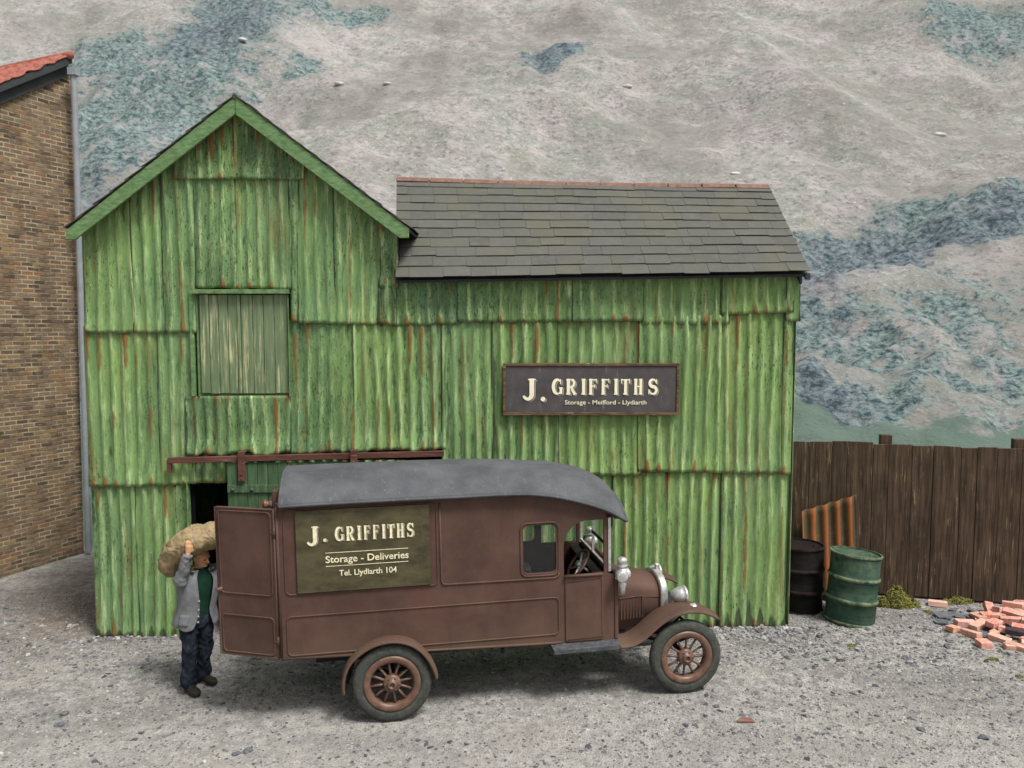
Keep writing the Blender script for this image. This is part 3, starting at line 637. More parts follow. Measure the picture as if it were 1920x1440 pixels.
pxbox(wf, 366, 545, 551.5, 742, WY+.005, .02)
obj('window_frame', wf, TRIM, shed, world=True, bevel=.004)
# door frame, sliding door, rail
m = MB(); pxbox(m, 353, 364, 903, 1205, WY-.02, .10); obj('door_frame', m, TRIM, shed, world=True, bevel=.004)
dm = MB(); pl = atY(426, 868, 9.6); pr_ = atY(692, 866, 9.6); zlo = gh(-3, 9.6)+.03; nb = 14
for i in range(nb):
    a = pl.x+(pr_.x-pl.x)*i/nb+.003; b = pl.x+(pr_.x-pl.x)*(i+1)/nb-.003; zt = pl.z+(pr_.z-pl.z)*i/nb+Rb.uniform(-.006, .006)
    dm.box(((a+b)/2, 9.60+Rb.uniform(-.003, .003), (zt+zlo)/2), (b-a, .03, zt-zlo))
door = obj('sliding_door', dm, DOORW, shed, world=True, bevel=.003)
def onb(x, y): return atY(x, y, 9.58)
m = MB()
for zz in (917,):
    p, q = onb(427, zz-8), onb(690, zz+6); m.box(((p.x+q.x)/2, 9.572, (p.z+q.z)/2), (q.x-p.x, .022, p.z-q.z))
obj('ledge', m, DOORW, door, world=True, bevel=.003)
m = MB(); m.box(((pl.x+pr_.x)/2, 9.572, .45), (pr_.x-pl.x, .022, .1)); obj('ledge', m, DOORW, door, world=True, bevel=.003)
m = MB()
for x in (437, 473, 560, 640):
    m = MB(); p = onb(x, 918); m.lathe([(0, -.022), (.016, -.018), (.024, -.006), (.024, 0)], (p.x, 9.561, p.z), 'Y', 12)
    obj('bolt_head', m, BLUEW, door, world=True, smooth=True)
for hx_, y0, y1 in ((452, 848, 903), (663, 844, 880)):
    m = MB(); p = atY(hx_-7, y0, 9.52); q = atY(hx_+7, y1, 9.52)
    m.box(((p.x+q.x)/2, 9.535, (p.z+q.z)/2), (.085, .014, p.z-q.z)); m.box(((p.x+q.x)/2, 9.575, p.z-.005), (.085, .09, .012)); m.box(((p.x+q.x)/2, 9.555, q.z+.05), (.07, .03, .11))
    for k in (.03, .09): m.lathe([(0, -.014), (.012, -.01), (.014, 0)], ((p.x+q.x)/2, 9.53, q.z+k), 'Y', 10)
    obj('hanger', m, RAILM, door, world=True, bevel=.003)
m = MB(); p0 = atY(314, 864, 9.56); p1 = atY(832, 851, 9.56)
m.prism([p0+Vector((0, 0, .036)), p1+Vector((0, 0, .036)), p1+Vector((0, 0, -.036)), p0+Vector((0, 0, -.036))], (0, .05, 0))
m.box(p0+Vector((.01, .03, -.07)), (.05, .05, .16)); obj('door_rail', m, RAILM, shed, world=True, bevel=.005)

# ------------------------------------------------------------ lettering
def ribbon(m, pts, w, y, xf):                      # flat stroke; w scalar or per-point width
    n = len(pts); ws = w if hasattr(w, '__len__') else [w]*n; L = []; Rr = []
    for i in range(n):
        a = Vector(pts[max(i-1, 0)]); b = Vector(pts[min(i+1, n-1)]); t = (b-a).normalized(); nn = Vector((-t.y, t.x)); c = Vector(pts[i])
        L.append(c+nn*ws[i]/2); Rr.append(c-nn*ws[i]/2)
    vs = [xf(p.x, p.y, y) for p in L+Rr]; m.add(vs, [(i, i+1, n+i+1, n+i) for i in range(n-1)])
def arc(cx, cy, rx, ry, a0, a1, n=14): return [(cx+rx*cos(radians(a0+(a1-a0)*i/n)), cy+ry*sin(radians(a0+(a1-a0)*i/n))) for i in range(n+1)]
def glyph(ch):
    sw = .30; se = .115
    def serif(x, y, w=.50): return ([(x-w/2, y), (x+w/2, y)], se)
    if ch == 'I': return [([(.2, 0), (.2, 1)], sw), serif(.2, .05, .44), serif(.2, .95, .44)], .4
    if ch == 'F': return [([(.2, 0), (.2, 1)], sw), serif(.2, .05, .44), ([(0, .935), (.84, .935)], .13), ([(.79, 1), (.80, .74)], .09), ([(.3, .54), (.66, .54)], .12), ([(.64, .66), (.64, .42)], .08)], .86
    if ch == 'T': return [([(.48, 0), (.48, .95)], sw), serif(.48, .05, .5), ([(0, .935), (.96, .935)], .13), ([(.04, 1), (.05, .70)], .09), ([(.92, 1), (.91, .70)], .09)], .96
    if ch == 'H': return [([(.2, 0), (.2, 1)], .28), ([(.76, 0), (.76, 1)], .28), ([(.3, .52), (.66, .52)], .13), serif(.2, .05, .4), serif(.2, .95, .4), serif(.76, .05, .4), serif(.76, .95, .4)], .96
    if ch == 'R': return [([(.2, 0), (.2, 1)], sw), serif(.2, .05, .44), ([(0, .94), (.5, .94)], .12), (arc(.5, .72, .27, .22, 90, -90), [.12]+[.24]*13+[.12]), ([(.3, .5), (.55, .5)], .11), ([(.48, .5), (.64, .25), (.86, .0)], [.22, .25, .28]), ([(.72, .05), (1.02, .05)], se)], 1.0
    if ch == 'G': return [(arc(.54, .5, .40, .44, 52, 330, 22), [.13, .15, .2, .24, .27]+[.3]*10+[.26, .22, .18, .15, .13, .13, .13, .13]), ([(.84, .98), (.84, .66)], .09), ([(.88, .05), (.88, .46)], .25), ([(.68, .43), (1.06, .43)], .11)], 1.04
    if ch == 'S': return [([(.80, .68)] + [(.76, .80)] + arc(.47, .73, .30, .22, 40, 270, 14)[0:] + arc(.47, .28, .33, .23, 90, -145, 14) + [(.10, .3)], [.08, .12, .13, .14, .16, .19, .22, .24, .25, .25, .25, .26, .27, .28, .29, .3, .3]+[.3, .3, .29, .28, .27, .26, .25, .25, .23, .21, .18, .16, .14, .12, .11, .08]), ([(.80, .98), (.80, .68)], .08), ([(.09, .02), (.09, .33)], .08)], .9
    if ch == 'J': return [([(.55, .33), (.55, 1)], .3), ([(.30, .955), (.80, .955)], .09), (arc(.27, .33, .28, .22, 0, -160, 12), [.3, .3, .29, .27, .25, .23, .22, .2, .19, .18, .17, .16, .15])], .78
    return [], .4
def letter(m, ch, x0, x1, y0, y1, y, xf):
    st, w = glyph(ch); fx = (x1-x0)/w; fy = (y1-y0)
    for i, (pts, ww) in enumerate(st):
        q = [(x0+px*fx, y0+py*fy) for px, py in pts]
        a = Vector(pts[0])-Vector(pts[-1]); s_ = min(fx, fy)
        ww = [k*s_*1.05 for k in ww] if hasattr(ww, '__len__') else ww*s_*1.05
        ribbon(m, q, ww, y - i*.00025, xf)
def disc(m, cx, cy, r, y, xf): m.add([xf(cx+r*cos(2*pi*k/20), cy+r*sin(2*pi*k/20), y) for k in range(20)], [tuple(range(20))])
def words(m, body, x0, x1, yb, cap, y, xf, bold=.012):
    vs, fs = text2d(body, .004, bold); xsn = [v[0] for v in vs]; a, b = min(xsn), max(xsn)
    cf, _ = text2d('H', .004, 0); ch_ = max(v[1] for v in cf)
    m.add([xf(x0+(v[0]-a)/(b-a)*(x1-x0), yb + v[1]/ch_*cap, y - v[2]*.3) for v in vs], fs)

# wall sign
p00 = atY(943, 779, 9.58); p11 = atY(1275, 681, 9.58)
sign = thing('wall_sign', 'charcoal painted signboard with cream serif lettering on the green iron wall', 'sign', (p00.x, 9.6, p00.z))
SX, SZ = p11.x-p00.x, p11.z-p00.z
def sxf(fx, fz, y): return (fx*SX, -.05-y+.03, fz*SZ)      # local to the sign
tilt = Matrix.Rotation(radians(.35), 3, 'Y')
m = MB(); m.box((SX/2, .035, SZ/2), (SX-.02, .03, SZ-.02)); obj('backing_board', m, FRAMEW, sign)
m = MB(); m.box((SX/2, .012, SZ/2), (SX-.075, .018, SZ-.075)); obj('board', m, SIGNP, sign, bevel=.002)
m = MB(); b_ = .036
for c, d in (((SX/2, .012, SZ-b_/2), (SX, .045, b_)), ((SX/2, .012, b_/2), (SX, .045, b_)), ((b_/2, .012, SZ/2), (b_, .043, SZ-2*b_)), ((SX-b_/2, .012, SZ/2), (b_, .043, SZ-2*b_))): m.box(c, d)
obj('frame', m, FRAMEW, sign, bevel=.005)
def big_words(letters, j, dot, xf, sh_, yf):       # letters: list of (char, x0, x1), common y0, y1
    mains, shades, gaps = MB(), MB(), MB()
    for mm, off, y in ((shades, sh_*1.0, yf), (gaps, sh_*.62, yf+.0020), (mains, 0, yf+.0040)):
        g = lambda x, z, yy, o=off: xf(x+o/1.0, z-o*SHZ, yy)
        for ch, a, b, c, d in letters + [j]: letter(mm, ch, a, b, c, d, y, g)
        disc(mm, dot[0], dot[1], dot[2], y, lambda x, z, yy, o=off: xf(dot[0]+(x-dot[0])*1.0+o, dot[1]+(z-dot[1])*ASP-o*SHZ, yy))
    return mains, gaps, shades
# sign coordinates as fractions of the board
sx_ = lambda x: (x-112)/(1790-112); sz_ = lambda y: 1-(y-195)/(705-195)
LT = [('G', 578, 680), ('R', 715, 812), ('I', 860, 898), ('F', 930, 1006), ('F', 1048, 1124), ('I', 1170, 1206), ('T', 1236, 1320), ('H', 1358, 1440), ('S', 1492, 1582)]
ASP = SX/SZ; SHZ = ASP*.9
def sxf2(x, z, y): return (x*SX, .0025 - y, z*SZ)
ms, gp, sd_ = big_words([(c, sx_(a), sx_(b), sz_(503), sz_(345)) for c, a, b in LT], ('J', sx_(305), sx_(425), sz_(568), sz_(345)), (sx_(495), sz_(546), .0145), sxf2, .0075, .0035)
# stroke width uses the smaller scale: the board is long, so draw in metres
def metric(letters, j, dot, ox, oz, sxm, szm, ysurf, parent, gapmat, mainmat=CREAM, sh_=.012, shadowmat=CREAMS, slant=0):
    conv = lambda fx, fz, y: (ox + fx, ysurf - y, oz + fz + slant*fx)
    for mat_, off, y, nm in ((shadowmat, sh_, .0015, 'lettering_shade'), (gapmat, sh_*.55, .0045, 'lettering_gap'), (mainmat, 0, .0075, 'lettering')):
        mm = MB()
        for ch, a, b, c, d in letters+[j]: letter(mm, ch, a*sxm+off, b*sxm+off, c*szm-off*.8, d*szm-off*.8, y, conv)
        disc(mm, dot[0]*sxm+off, dot[1]*szm-off*.8, dot[2], y, conv)
        if nm == 'lettering': return_main = mm
        yield nm, mm, mat_
for nm, mm, mt in metric([(c, sx_(a), sx_(b), sz_(503), sz_(347)) for c, a, b in LT], ('J', sx_(308), sx_(420), sz_(570), sz_(345)), (sx_(494), sz_(546), .030), 0, 0, SX, SZ, .003, sign, SIGNP, sh_=.016):
    if nm == 'lettering': m2 = MB(); words(m2, 'Storage - Meifford - Llydiarth', sx_(702)*SX, sx_(1478)*SX, sz_(598)*SZ, .053, .006, lambda x, z, y: (x, .003-y, z), .004); obj('lettering', m2, mt, sign, fix=False)
    obj(nm, mm, mt, sign, fix=False)

# ------------------------------------------------------------ delivery van (u forward, v across away from the viewer, w up)
VA = onground(735, 1356); VB = onground(1286, 1302); uu = (VB-VA).normalized(); vv = Vector((0, 0, 1)).cross(uu).normalized(); ww = uu.cross(vv)
van = thing('delivery_van', 'maroon vintage delivery van with grey roof, rear door open and spoked wheels', 'van', VA)
van.matrix_world = Matrix(((uu.x, vv.x, ww.x, VA.x), (uu.y, vv.y, ww.y, VA.y), (uu.z, vv.z, ww.z, VA.z), (0, 0, 0, 1)))
V0, V1 = .13, 1.33; VC = (V0+V1)/2
def plate(outl, holes, v, th, bev=.003):
    vs, fs = curve2d(outl, holes, th, bev); m = MB(); m.add([(x, v+z, y) for x, y, z in vs], fs); return m
side_out = [(-1.05, .688), (1.75, .62), (1.765, .605), (2.325, .605), (2.33, 1.30), (2.262, 1.325), (2.262, 1.90), (2.31, 1.915), (2.33, 1.95), (2.15, 2.055), (1.87, 2.15), (1.6, 2.20), (-1.05, 2.24)]
winh = rrect(1.372, 1.372, 1.715, 1.870, .055)
cabh = [(1.795, 1.315), (2.222, 1.335), (2.222, 1.895), (2.02, 1.892), (1.95, 1.872), (1.88, 1.825), (1.83, 1.765), (1.80, 1.69), (1.795, 1.60)]
for nm, vq in (('near', V0+.015), ('far', V1-.015)):
    body = obj('side_panel', plate(side_out, [winh, cabh], vq, .03), VAN, van, fix=True)
    m = MB(); sgn = -1 if nm == 'near' else 1; vb = vq+sgn*.016
    def bead(path, r=.009, cl=True):
        path = [(a, vb, b) for a, b in path]
        if cl: path = path+path[:2]
        m.tube(path, r, 8, caps=not cl)
    bead(rrect(-.985, .715, 1.735, 1.105, .05)); bead(rrect(-.985, 1.325, .495, 2.165, .05)); bead([(.53, 2.16), (.53, 1.36), (.545, 1.33), (.58, 1.322), (1.70, 1.312), (1.735, 1.33), (1.745, 1.37)], .011, False)
    bead(rrect(1.345, 1.345, 1.742, 1.897, .07), .010)
    bead([(-1.045, .69), (-1.045, 2.2)], .014, False); bead([(-1.045, .69), (1.75, .622)], .013, False)
    obj('beading', m, VAN, body, smooth=True)
    m = plate(rrect(1.803, .625, 2.215, 1.318, .03), [], vb+sgn*.003, .02, .005); cd = obj('cab_door', m, VAN, van)
    m = MB(); m.tube([(a, vb+sgn*.014, b) for a, b in [(1.82, 1.26), (2.17, 1.285), (2.195, 1.26), (2.195, .66), (1.83, .65)]], .006, 6); m.box((2.0, vb+sgn*.008, 1.322), (.41, .045, .022)); obj('beading', m, VAN, cd, smooth=True)
    if nm == 'far': m = plate(rrect(1.365, 1.365, 1.722, 1.877, .055), [], vq, .004, 0); obj('window_pane', m, GLASS, van, fix=True)
    else: m = plate(rrect(1.365, 1.365, 1.722, 1.877, .055), [], vq, .004, 0); obj('window_pane', m, GLASS, van, fix=True)
# floor, bulkheads, cowl
m = MB(); m.box((.35, VC, .70), (2.78, 1.13, .05)); m.box((2.03, VC, .64), (.56, 1.13, .05)); obj('floor', m, CHAS, van)
m = MB(); m.box((-1.035, (VC+V1)/2-.015, 1.44), (.03, .57, 1.50)); m.box((-1.035, VC, 2.20), (.03, 1.14, .07)); obj('rear_door', m, VAN, van, bevel=.004)['label'] = 'closed far rear door'
m = MB(); m.box((1.33, VC, 1.40), (.03, 1.13, 1.40)); obj('bulkhead', m, CHAS, van)
m = MB(); m.prism([(2.333, V0+.002, .605), (2.333, V0+.002, 1.25), (2.333, V0+.09, 1.34), (2.333, VC-.2, 1.375), (2.333, VC+.2, 1.375), (2.333, V1-.09, 1.34), (2.333, V1-.002, 1.25), (2.333, V1-.002, .605)], (.045, 0, 0)); obj('cowl', m, VAN, van, bevel=.012)
m = MB(); m.prism([(2.262, V0+.04, 1.315), (2.262, V1-.04, 1.315), (2.335, V1-.04, 1.33), (2.335, V0+.04, 1.33)], (0, 0, .02)); obj('scuttle', m, VAN, van, bevel=.004)
m = MB(); m.box((2.30, VC, .97), (.02, 1.12, .66)); m.box((2.20, VC, 1.24), (.12, 1.12, .10)); obj('dashboard', m, CHAS, van)
# roof
st = [(-1.012, 2.213, 2.470), (-.98, 2.217, 2.478), (-.6, 2.222, 2.480), (.2, 2.224, 2.476), (.72, 2.220, 2.470), (1.16, 2.222, 2.455), (1.45, 2.212, 2.425), (1.7, 2.175, 2.412), (1.92, 2.118, 2.380), (2.145, 2.045, 2.320), (2.30, 1.975, 2.245), (2.40, 1.915, 2.170), (2.455, 1.878, 2.075)]
P = []
sm = []
for i in range(len(st)-1):
    for k in range(4):
        t = k/4; sm.append(tuple(st[i][c]*(1-t)+st[i+1][c]*t for c in range(3)))
sm.append(st[-1]); arr = np.array(sm)
for _ in range(3): arr[1:-1] = (arr[:-2]+arr[1:-1]*2+arr[2:])/4
for u, e, c in arr:
    row = []
    for k in range(33):
        s_ = -1+2*k/32; hw = .665; vv_ = VC + hw*np.sign(s_)*abs(s_)**.8
        q = abs(vv_-VC)/hw; row.append((u, vv_, e + (c-e)*(1-q**2.6)))
    P.append(row)
P = np.array(P); m = MB(); m.grid(P); rf = obj('roof', m, VROOF, van, smooth=True, fix=False)
d = rf.modifiers.new('solid', 'SOLIDIFY'); d.thickness = .03; d.offset = -1
m = MB()
for k in (0, 32): m.tube([tuple(q) for q in P[:, k]], .013, 8)
m.tube([tuple(q) for q in P[-1]], .015, 8); m.tube([tuple(q) for q in P[0]], .013, 8); obj('roof_edging', m, VROOF, rf, smooth=True)
m = MB(); m.box((2.37, VC, 1.925), (.07, 1.24, .06)); obj('header_rail', m, VAN, van, bevel=.01)
for vq in (V0+.015, V1-.015): m = MB(); m.box((2.30, vq, 1.935), (.12, .03, .05)); obj('rail_end', m, VAN, van, bevel=.004)
# windscreen
m = MB()
for vq in (V0+.012, VC+.06, V1-.012):
    m.box((2.285, vq, 1.625), (.030, .024 if abs(vq-VC) > .3 else .016, .57))
m.box((2.285, VC, 1.905), (.024, 1.16, .02)); m.box((2.285, VC, 1.355), (.026, 1.16, .022)); ws = obj('windscreen_frame', m, SILV, van, bevel=.003)
m = MB(); m.box((2.272, (V0+VC)/2+.03, 1.60), (.018, (VC-V0), .024)); m.box((2.265, V0+.012, 1.62), (.012, .022, .56)); obj('screen_rail', m, CHAS, ws)
m = MB(); m.box((2.290, VC, 1.635), (.004, 1.13, .52)); obj('windscreen_pane', m, GLASS, ws)
# seat, steering wheel
m = MB(); m.box((1.62, VC, .98), (.45, 1.08, .16)); m.box((1.42, VC, 1.22), (.10, 1.08, .40)); obj('bench_seat', m, SEATM, van, bevel=.03)
swt = Matrix.Rotation(radians(-52), 3, 'Y'); c0 = Vector((2.03, .47, 1.335))
m = MB(); m.tube([c0 + swt @ Vector((.17*cos(a), .17*sin(a), 0)) for a in [2*pi*k/28 for k in range(30)]], .014, 8, caps=False); sw_ = obj('steering_wheel', m, RIMM, van, smooth=True)
m = MB()
for k in range(4):
    a = pi/4+k*pi/2; m.tube([c0+swt @ Vector((0, 0, -.03)), c0+swt @ Vector((.16*cos(a), .16*sin(a), 0))], [.018, .009], 6)
m.tube([c0+swt @ Vector((0, 0, .02)), c0+swt @ Vector((0, 0, -.06))], .035, 10); m.tube([c0+swt @ Vector((0, 0, 0)), c0+swt @ Vector((0, 0, -.5))], .014, 8); obj('steering_spokes', m, SILV, sw_, smooth=True)
# bonnet, radiator
def hoodsec(u, hw, top, bot, shoulder, n=9):
    pts = [(u, VC-hw, bot), (u, VC-hw*1.0, shoulder)]
    for i in range(1, 2*n):
        a = pi - pi*i/(2*n); pts.append((u, VC+hw*cos(a)*(1.0), shoulder+(top-shoulder)*sin(a)**.8))
    pts += [(u, VC+hw, shoulder), (u, VC+hw, bot)]; return pts
secs = [(2.38, .345, 1.205, .60, .98), (2.50, .338, 1.195, .60, .975), (2.72, .305, 1.155, .60, .945), (2.90, .272, 1.10, .60, .915), (2.95, .262, 1.085, .60, .905)]
P = np.array([hoodsec(*s_) for s_ in secs]); m = MB(); m.grid(P)
bn = obj('bonnet', m, VAN, van, smooth=True, fix=False); d = bn.modifiers.new('s', 'SOLIDIFY'); d.thickness = .012
m = MB()
for k in range(7):
    u = 2.49+k*.036; f = (u-2.38)/.57; vq = VC-(.345-.083*f)-.006
    m.box((u, vq, .82), (.012, .014, .23), Matrix.Rotation(radians(8), 3, 'Z'))
m.tube([(2.46, VC-.348, .945), (2.73, VC-.309, .945), (2.74, VC-.308, .70)], .006, 6); obj('louvres', m, VAN, bn)
m = MB()
m.tube([(2.38, VC-.352, .98), (2.95, VC-.268, .905)], .006, 6); m.tube([(2.38, VC, 1.21), (2.95, VC, 1.09)], .008, 6)
for k in (2.42,): m.tube([(k, VC-.36, 1.02), (k, VC-.36, .9)], .004, 6)
obj('hinge_line', m, VAN, bn, smooth=True)
ar = hoodsec(2.955, .30, 1.135, .62, .93); ai = hoodsec(2.955, .215, 1.03, .68, .88)
m = MB(); n_ = len(ar); vs = [Vector(p) for p in ar]+[Vector(p) for p in ai]; vs += [p+Vector((.085, 0, 0)) for p in vs]
fs = []
for i in range(n_-1): fs += [(i, i+1, n_+i+1, n_+i), (2*n_+i, 3*n_+i, 3*n_+i+1, 2*n_+i+1), (i, 2*n_+i, 2*n_+i+1, i+1), (n_+i, n_+i+1, 3*n_+i+1, 3*n_+i)]
fs += [(0, n_, 3*n_, 2*n_), (n_-1, 3*n_-1, 4*n_-1, 2*n_-1)]; m.add(vs, fs); rad = obj('radiator_shell', m, SILV, van, bevel=.02, bseg=3, smooth=True)
m = MB(); m.box((3.0, VC, .84), (.05, .44, .36)); obj('radiator_core', m, CHAS, rad)
m = MB(); m.lathe([(0, .05), (.028, .048), (.03, .03), (.018, .025), (.018, -.01)], (3.01, VC, 1.145), 'Z', 16); m.tube([(3.01, VC-.03, 1.175), (3.01, VC+.03, 1.175)], .009, 6); obj('radiator_cap', m, SILV, rad, smooth=True)
# lamps
def headlight(v):
    m = MB(); c = (3.145, v, .955)
    m.lathe([(0, -.115), (.045, -.10), (.078, -.06), (.093, -.01), (.095, .02), (.102, .022), (.104, .04), (.095, .05)], c, 'X', 24); m.tube([(3.12, v, .87), (3.12, v, .70)], .014, 8)
    h = obj('headlight', m, SILV, van, smooth=True)
    m = MB(); m.lathe([(.094, .047), (.06, .062), (0, .068)], c, 'X', 24); obj('lens', m, mat_lens, h, smooth=True)
mat_lens = mat_simple('lamp_glass', (.62, .64, .66), .15, 0, .1, 5, .6, 0)
headlight(.33); headlight(1.13)
m = MB(); m.tube([(3.12, .2, .72), (3.12, 1.26, .72)], .016, 8); obj('lamp_bar', m, CHAS, van, smooth=True)
def sidelamp(v, sg):
    m = MB(); c = (2.41, v, 0)
    m.lathe([(0, 1.10), (.030, 1.10), (.032, 1.16), (.040, 1.20), (.042, 1.225), (.030, 1.235), (.062, 1.26), (.074, 1.30), (.074, 1.335), (.055, 1.375), (.038, 1.385), (.058, 1.40), (.060, 1.412), (.035, 1.43), (.052, 1.445), (.052, 1.475), (.03, 1.49), (0, 1.492)], c, 'Z', 20)
    m.lathe([(.058, 0), (.058, .055), (.05, .06), (0, .062)], (2.41-.03, v+sg*.055, 1.315), 'Y', 18, m=Matrix.Rotation(radians(0 if sg > 0 else 180), 3, 'Z')); m.lathe([(.055, .03), (.062, .06), (.03, .085), (0, .088)], (2.41, v, 1.315), 'X', 18)
    m.tube([(2.36, v-sg*.02, 1.26), (2.345, v-sg*.09, 1.26)], .012, 8); return obj('side_lamp', m, SILV, van, smooth=True)
sidelamp(.10, -1); sidelamp(1.36, 1)
# wings and running boards
def sweep(path, v0, v1, th, lip, crown, name, mt, matcat=None):
    n = len(path); pts = []
    for k in range(9):
        t = k/8; row = []
        for i, (u, w) in enumerate(path):
            a = Vector(path[max(i-1, 0)]); b = Vector(path[min(i+1, n-1)]); tt = (b-a).normalized(); nn = Vector((-tt.y, tt.x))
            hgt = crown*(1-(2*t-1)**2); q = Vector((u, w))+nn*hgt; row.append((q.x, v0+(v1-v0)*t, q.y))
        pts.append(row)
    P = np.array(pts); m = MB(); m.grid(P); o = obj(name, m, mt, van, smooth=True, fix=False)
    d = o.modifiers.new('s', 'SOLIDIFY'); d.thickness = th; d.offset = 0
    m = MB(); m.tube([(p[0], p[1], p[2]) for p in pts[0]], lip, 8); m.tube([(p[0], p[1], p[2]) for p in pts[-1]], lip, 8); obj('rolled_edge', m, mt, o, smooth=True); return o
def dense(pts, k=4, it=3):
    a = []
    for i in range(len(pts)-1):
        for j in range(k): t = j/k; a.append([pts[i][c]*(1-t)+pts[i+1][c]*t for c in (0, 1)])
    a.append(list(pts[-1])); a = np.array(a)
    for _ in range(it): a[1:-1] = (a[:-2]+2*a[1:-1]+a[2:])/4
    return [tuple(q) for q in a]
ffp = dense([(2.35, .575), (2.42, .573), (2.50, .582), (2.60, .63), (2.70, .712), (2.80, .79), (2.90, .843), (3.0, .876), (3.12, .892), (3.24, .878), (3.34, .842), (3.43, .79)])
rfp = dense([(-.455, .34), (-.462, .43), (-.445, .53), (-.40, .63), (-.33, .705), (-.24, .768), (-.13, .815), (0, .836), (.12, .82), (.23, .775), (.32, .70), (.39, .60), (.435, .50), (.452, .42)])
for a, b in ((-.015, .30), (V1-.17, V1+.145)):
    fw = sweep(ffp, a, b, .014, .012, .022, 'front_wing', VAN)
    if a < 0:
        m = MB(); m.lathe([(0, .02), (.03, .018), (.045, 0)], (3.20, .13, .905), 'Z', 14); obj('parking_light', m, SILV, fw, smooth=True)
for a, b in ((-.02, V0+.005), (V1-.005, V1+.15)): sweep(rfp, a, b, .014, .015, .016, 'rear_wing', VAN)
for a, b in ((-.02, .26), (V1-.13, V1+.15)):
    m = MB(); m.box((2.0, (a+b)/2, .583), (.71, b-a, .05)); obj('running_board', m, RUNB, van, bevel=.006)
# wheels
def wheel(u, v, front, sg):
    r = .394; t = MB(); tw = .055
    prof = [(.275, -tw*.75), (.31, -tw*.98), (.35, -tw*.95), (.378, -tw*.75), (.391, -tw*.4), (.394, 0), (.391, tw*.4), (.378, tw*.75), (.35, tw*.95), (.31, tw*.98), (.275, tw*.75)]
    t.lathe(prof, (0, 0, 0), 'Y', 56, close=True)
    hub = thing_part('wheel', t, RUBR, (u, v, r), True)
    m = MB(); m.lathe([(.213, -.040), (.235, -.052), (.262, -.056), (.284, -.050), (.284, .050), (.262, .056), (.235, .052), (.213, .040)], (0, 0, 0), 'Y', 48, close=True); obj('rim', m, RIMM, hub, smooth=True)
    m = MB()
    for k in range(12):
        a = 2*pi*k/12+.13+u*.1; ca, sa = cos(a), sin(a); m.tube([(.06*ca, -.012*sg*-1, .06*sa), (.14*ca, .0, .14*sa), (.222*ca, 0, .222*sa)], [.017, .012, .014], 8)
    obj('spokes', m, RIMM, hub, smooth=True)
    o_ = -1 if sg < 0 else 1
    m = MB(); m.lathe([(0, -.02*o_), (.088, -.02*o_), (.088, .035*o_), (.072, .048*o_), (.045, .052*o_), (.042, .085*o_), (.026, .088*o_), (.024, .068*o_), (0, .068*o_)], (0, 0, 0), 'Y', 24)
    for k in range(6):
        a = 2*pi*k/6; m.lathe([(0, .058*o_), (.008, .056*o_), (.009, .04*o_)], (.066*cos(a), 0, .066*sin(a)), 'Y', 8)
    obj('hub', m, RIMM if not front else RIMM, hub, smooth=True)
def thing_part(name, m, mt, loc, smooth):
    o = obj(name, m, mt, van, smooth=smooth, fix=True); o.location = loc; return o
wb = (VB-VA).length
for u, fr in ((0.012, False), (wb+.012, True)):
    wheel(u, .055, fr, -1); wheel(u, V1-.03, fr, 1)
for u in (0.012, wb+.012):
    m = MB(); m.tube([(u, .10, .394), (u, V1-.06, .394)], .028, 10)
    if u < 1: m.lathe([(0, -.12), (.09, -.08), (.12, 0), (.09, .08), (0, .12)], (.012, VC, .394), 'Y', 16)
    obj('axle', m, CHAS, van, smooth=True)

m = MB()
for vq in (VC-.3, VC+.3): m.box((1.2, vq, .56), (3.9, .06, .10))
for u in (0, 1.2, 2.5, 3.1): m.box((u, VC, .55), (.06, .66, .08))
m.tube([(.1, VC, .42), (2.4, VC, .52)], .04, 10); m.box((1.0, VC+.1, .46), (.5, .25, .14)); m.box((2.65, VC, .5), (.35, .3, .25))
m.tube([(-.3, .22, .50), (0, .22, .42), (.35, .22, .50)], .02, 6); m.tube([(wb-.3, .35, .50), (wb, .35, .42), (wb+.3, .35, .5)], .02, 6)
m.box((1.35, .4, .575), (.08, .05, .06)); m.tube([(1.15, .2, .58), (1.15, .2, .53)], .02, 6); m.tube([(3.12, .33, .70), (3.05, .42, .58)], .014, 6); m.tube([(3.12, 1.13, .70), (3.05, 1.04, .58)], .014, 6)
m.tube([(-.43, .16, .38), (-.36, .16, .62)], .02, 6)
obj('chassis', m, CHAS, van)
# open rear door
ph = Vector((-1.063, V0-.0, 0)); pf_ = Vector((-1.66, .40, 0)); dd = (pf_-ph).normalized(); DW = (pf_-ph).length; nn = Vector((-dd.y, dd.x, 0))
if nn.y > 0: nn = -nn
def dxf(s_, z, o): return ph+dd*s_+nn*o+Vector((0, 0, z))
vs, fs = curve2d(rrect(0, .70, DW, 2.185, .012), [], .03, .004); m = MB(); m.add([dxf(x, y, z) for x, y, z in vs], fs); rd = obj('rear_door', m, VAN, van); rd['label'] = 'open near rear door'
m = MB()
for r_ in (rrect(.04, .73, DW-.04, 1.105, .04), rrect(.04, 1.325, DW-.04, 2.15, .04)):
    q = [dxf(x, y, .017) for x, y in r_]; m.tube(q+q[:2], .009, 6, caps=False)
q = [dxf(x, y, .013) for x, y in ((0.005, .703), (DW-.005, .703), (DW-.005, 2.18), (0.005, 2.18))]; m.tube(q+q[:2], .011, 6, caps=False)
obj('beading', m, VAN, rd, smooth=True)
for z in (1.95, .87):
    m = MB(); m.tube([dxf(.005, z-.05, .014), dxf(.005, z+.05, .014)], .012, 8); m.tube([dxf(.005, z, .016), dxf(.045, z, .018)], .008, 6); obj('hinge', m, VAN, rd, smooth=True)
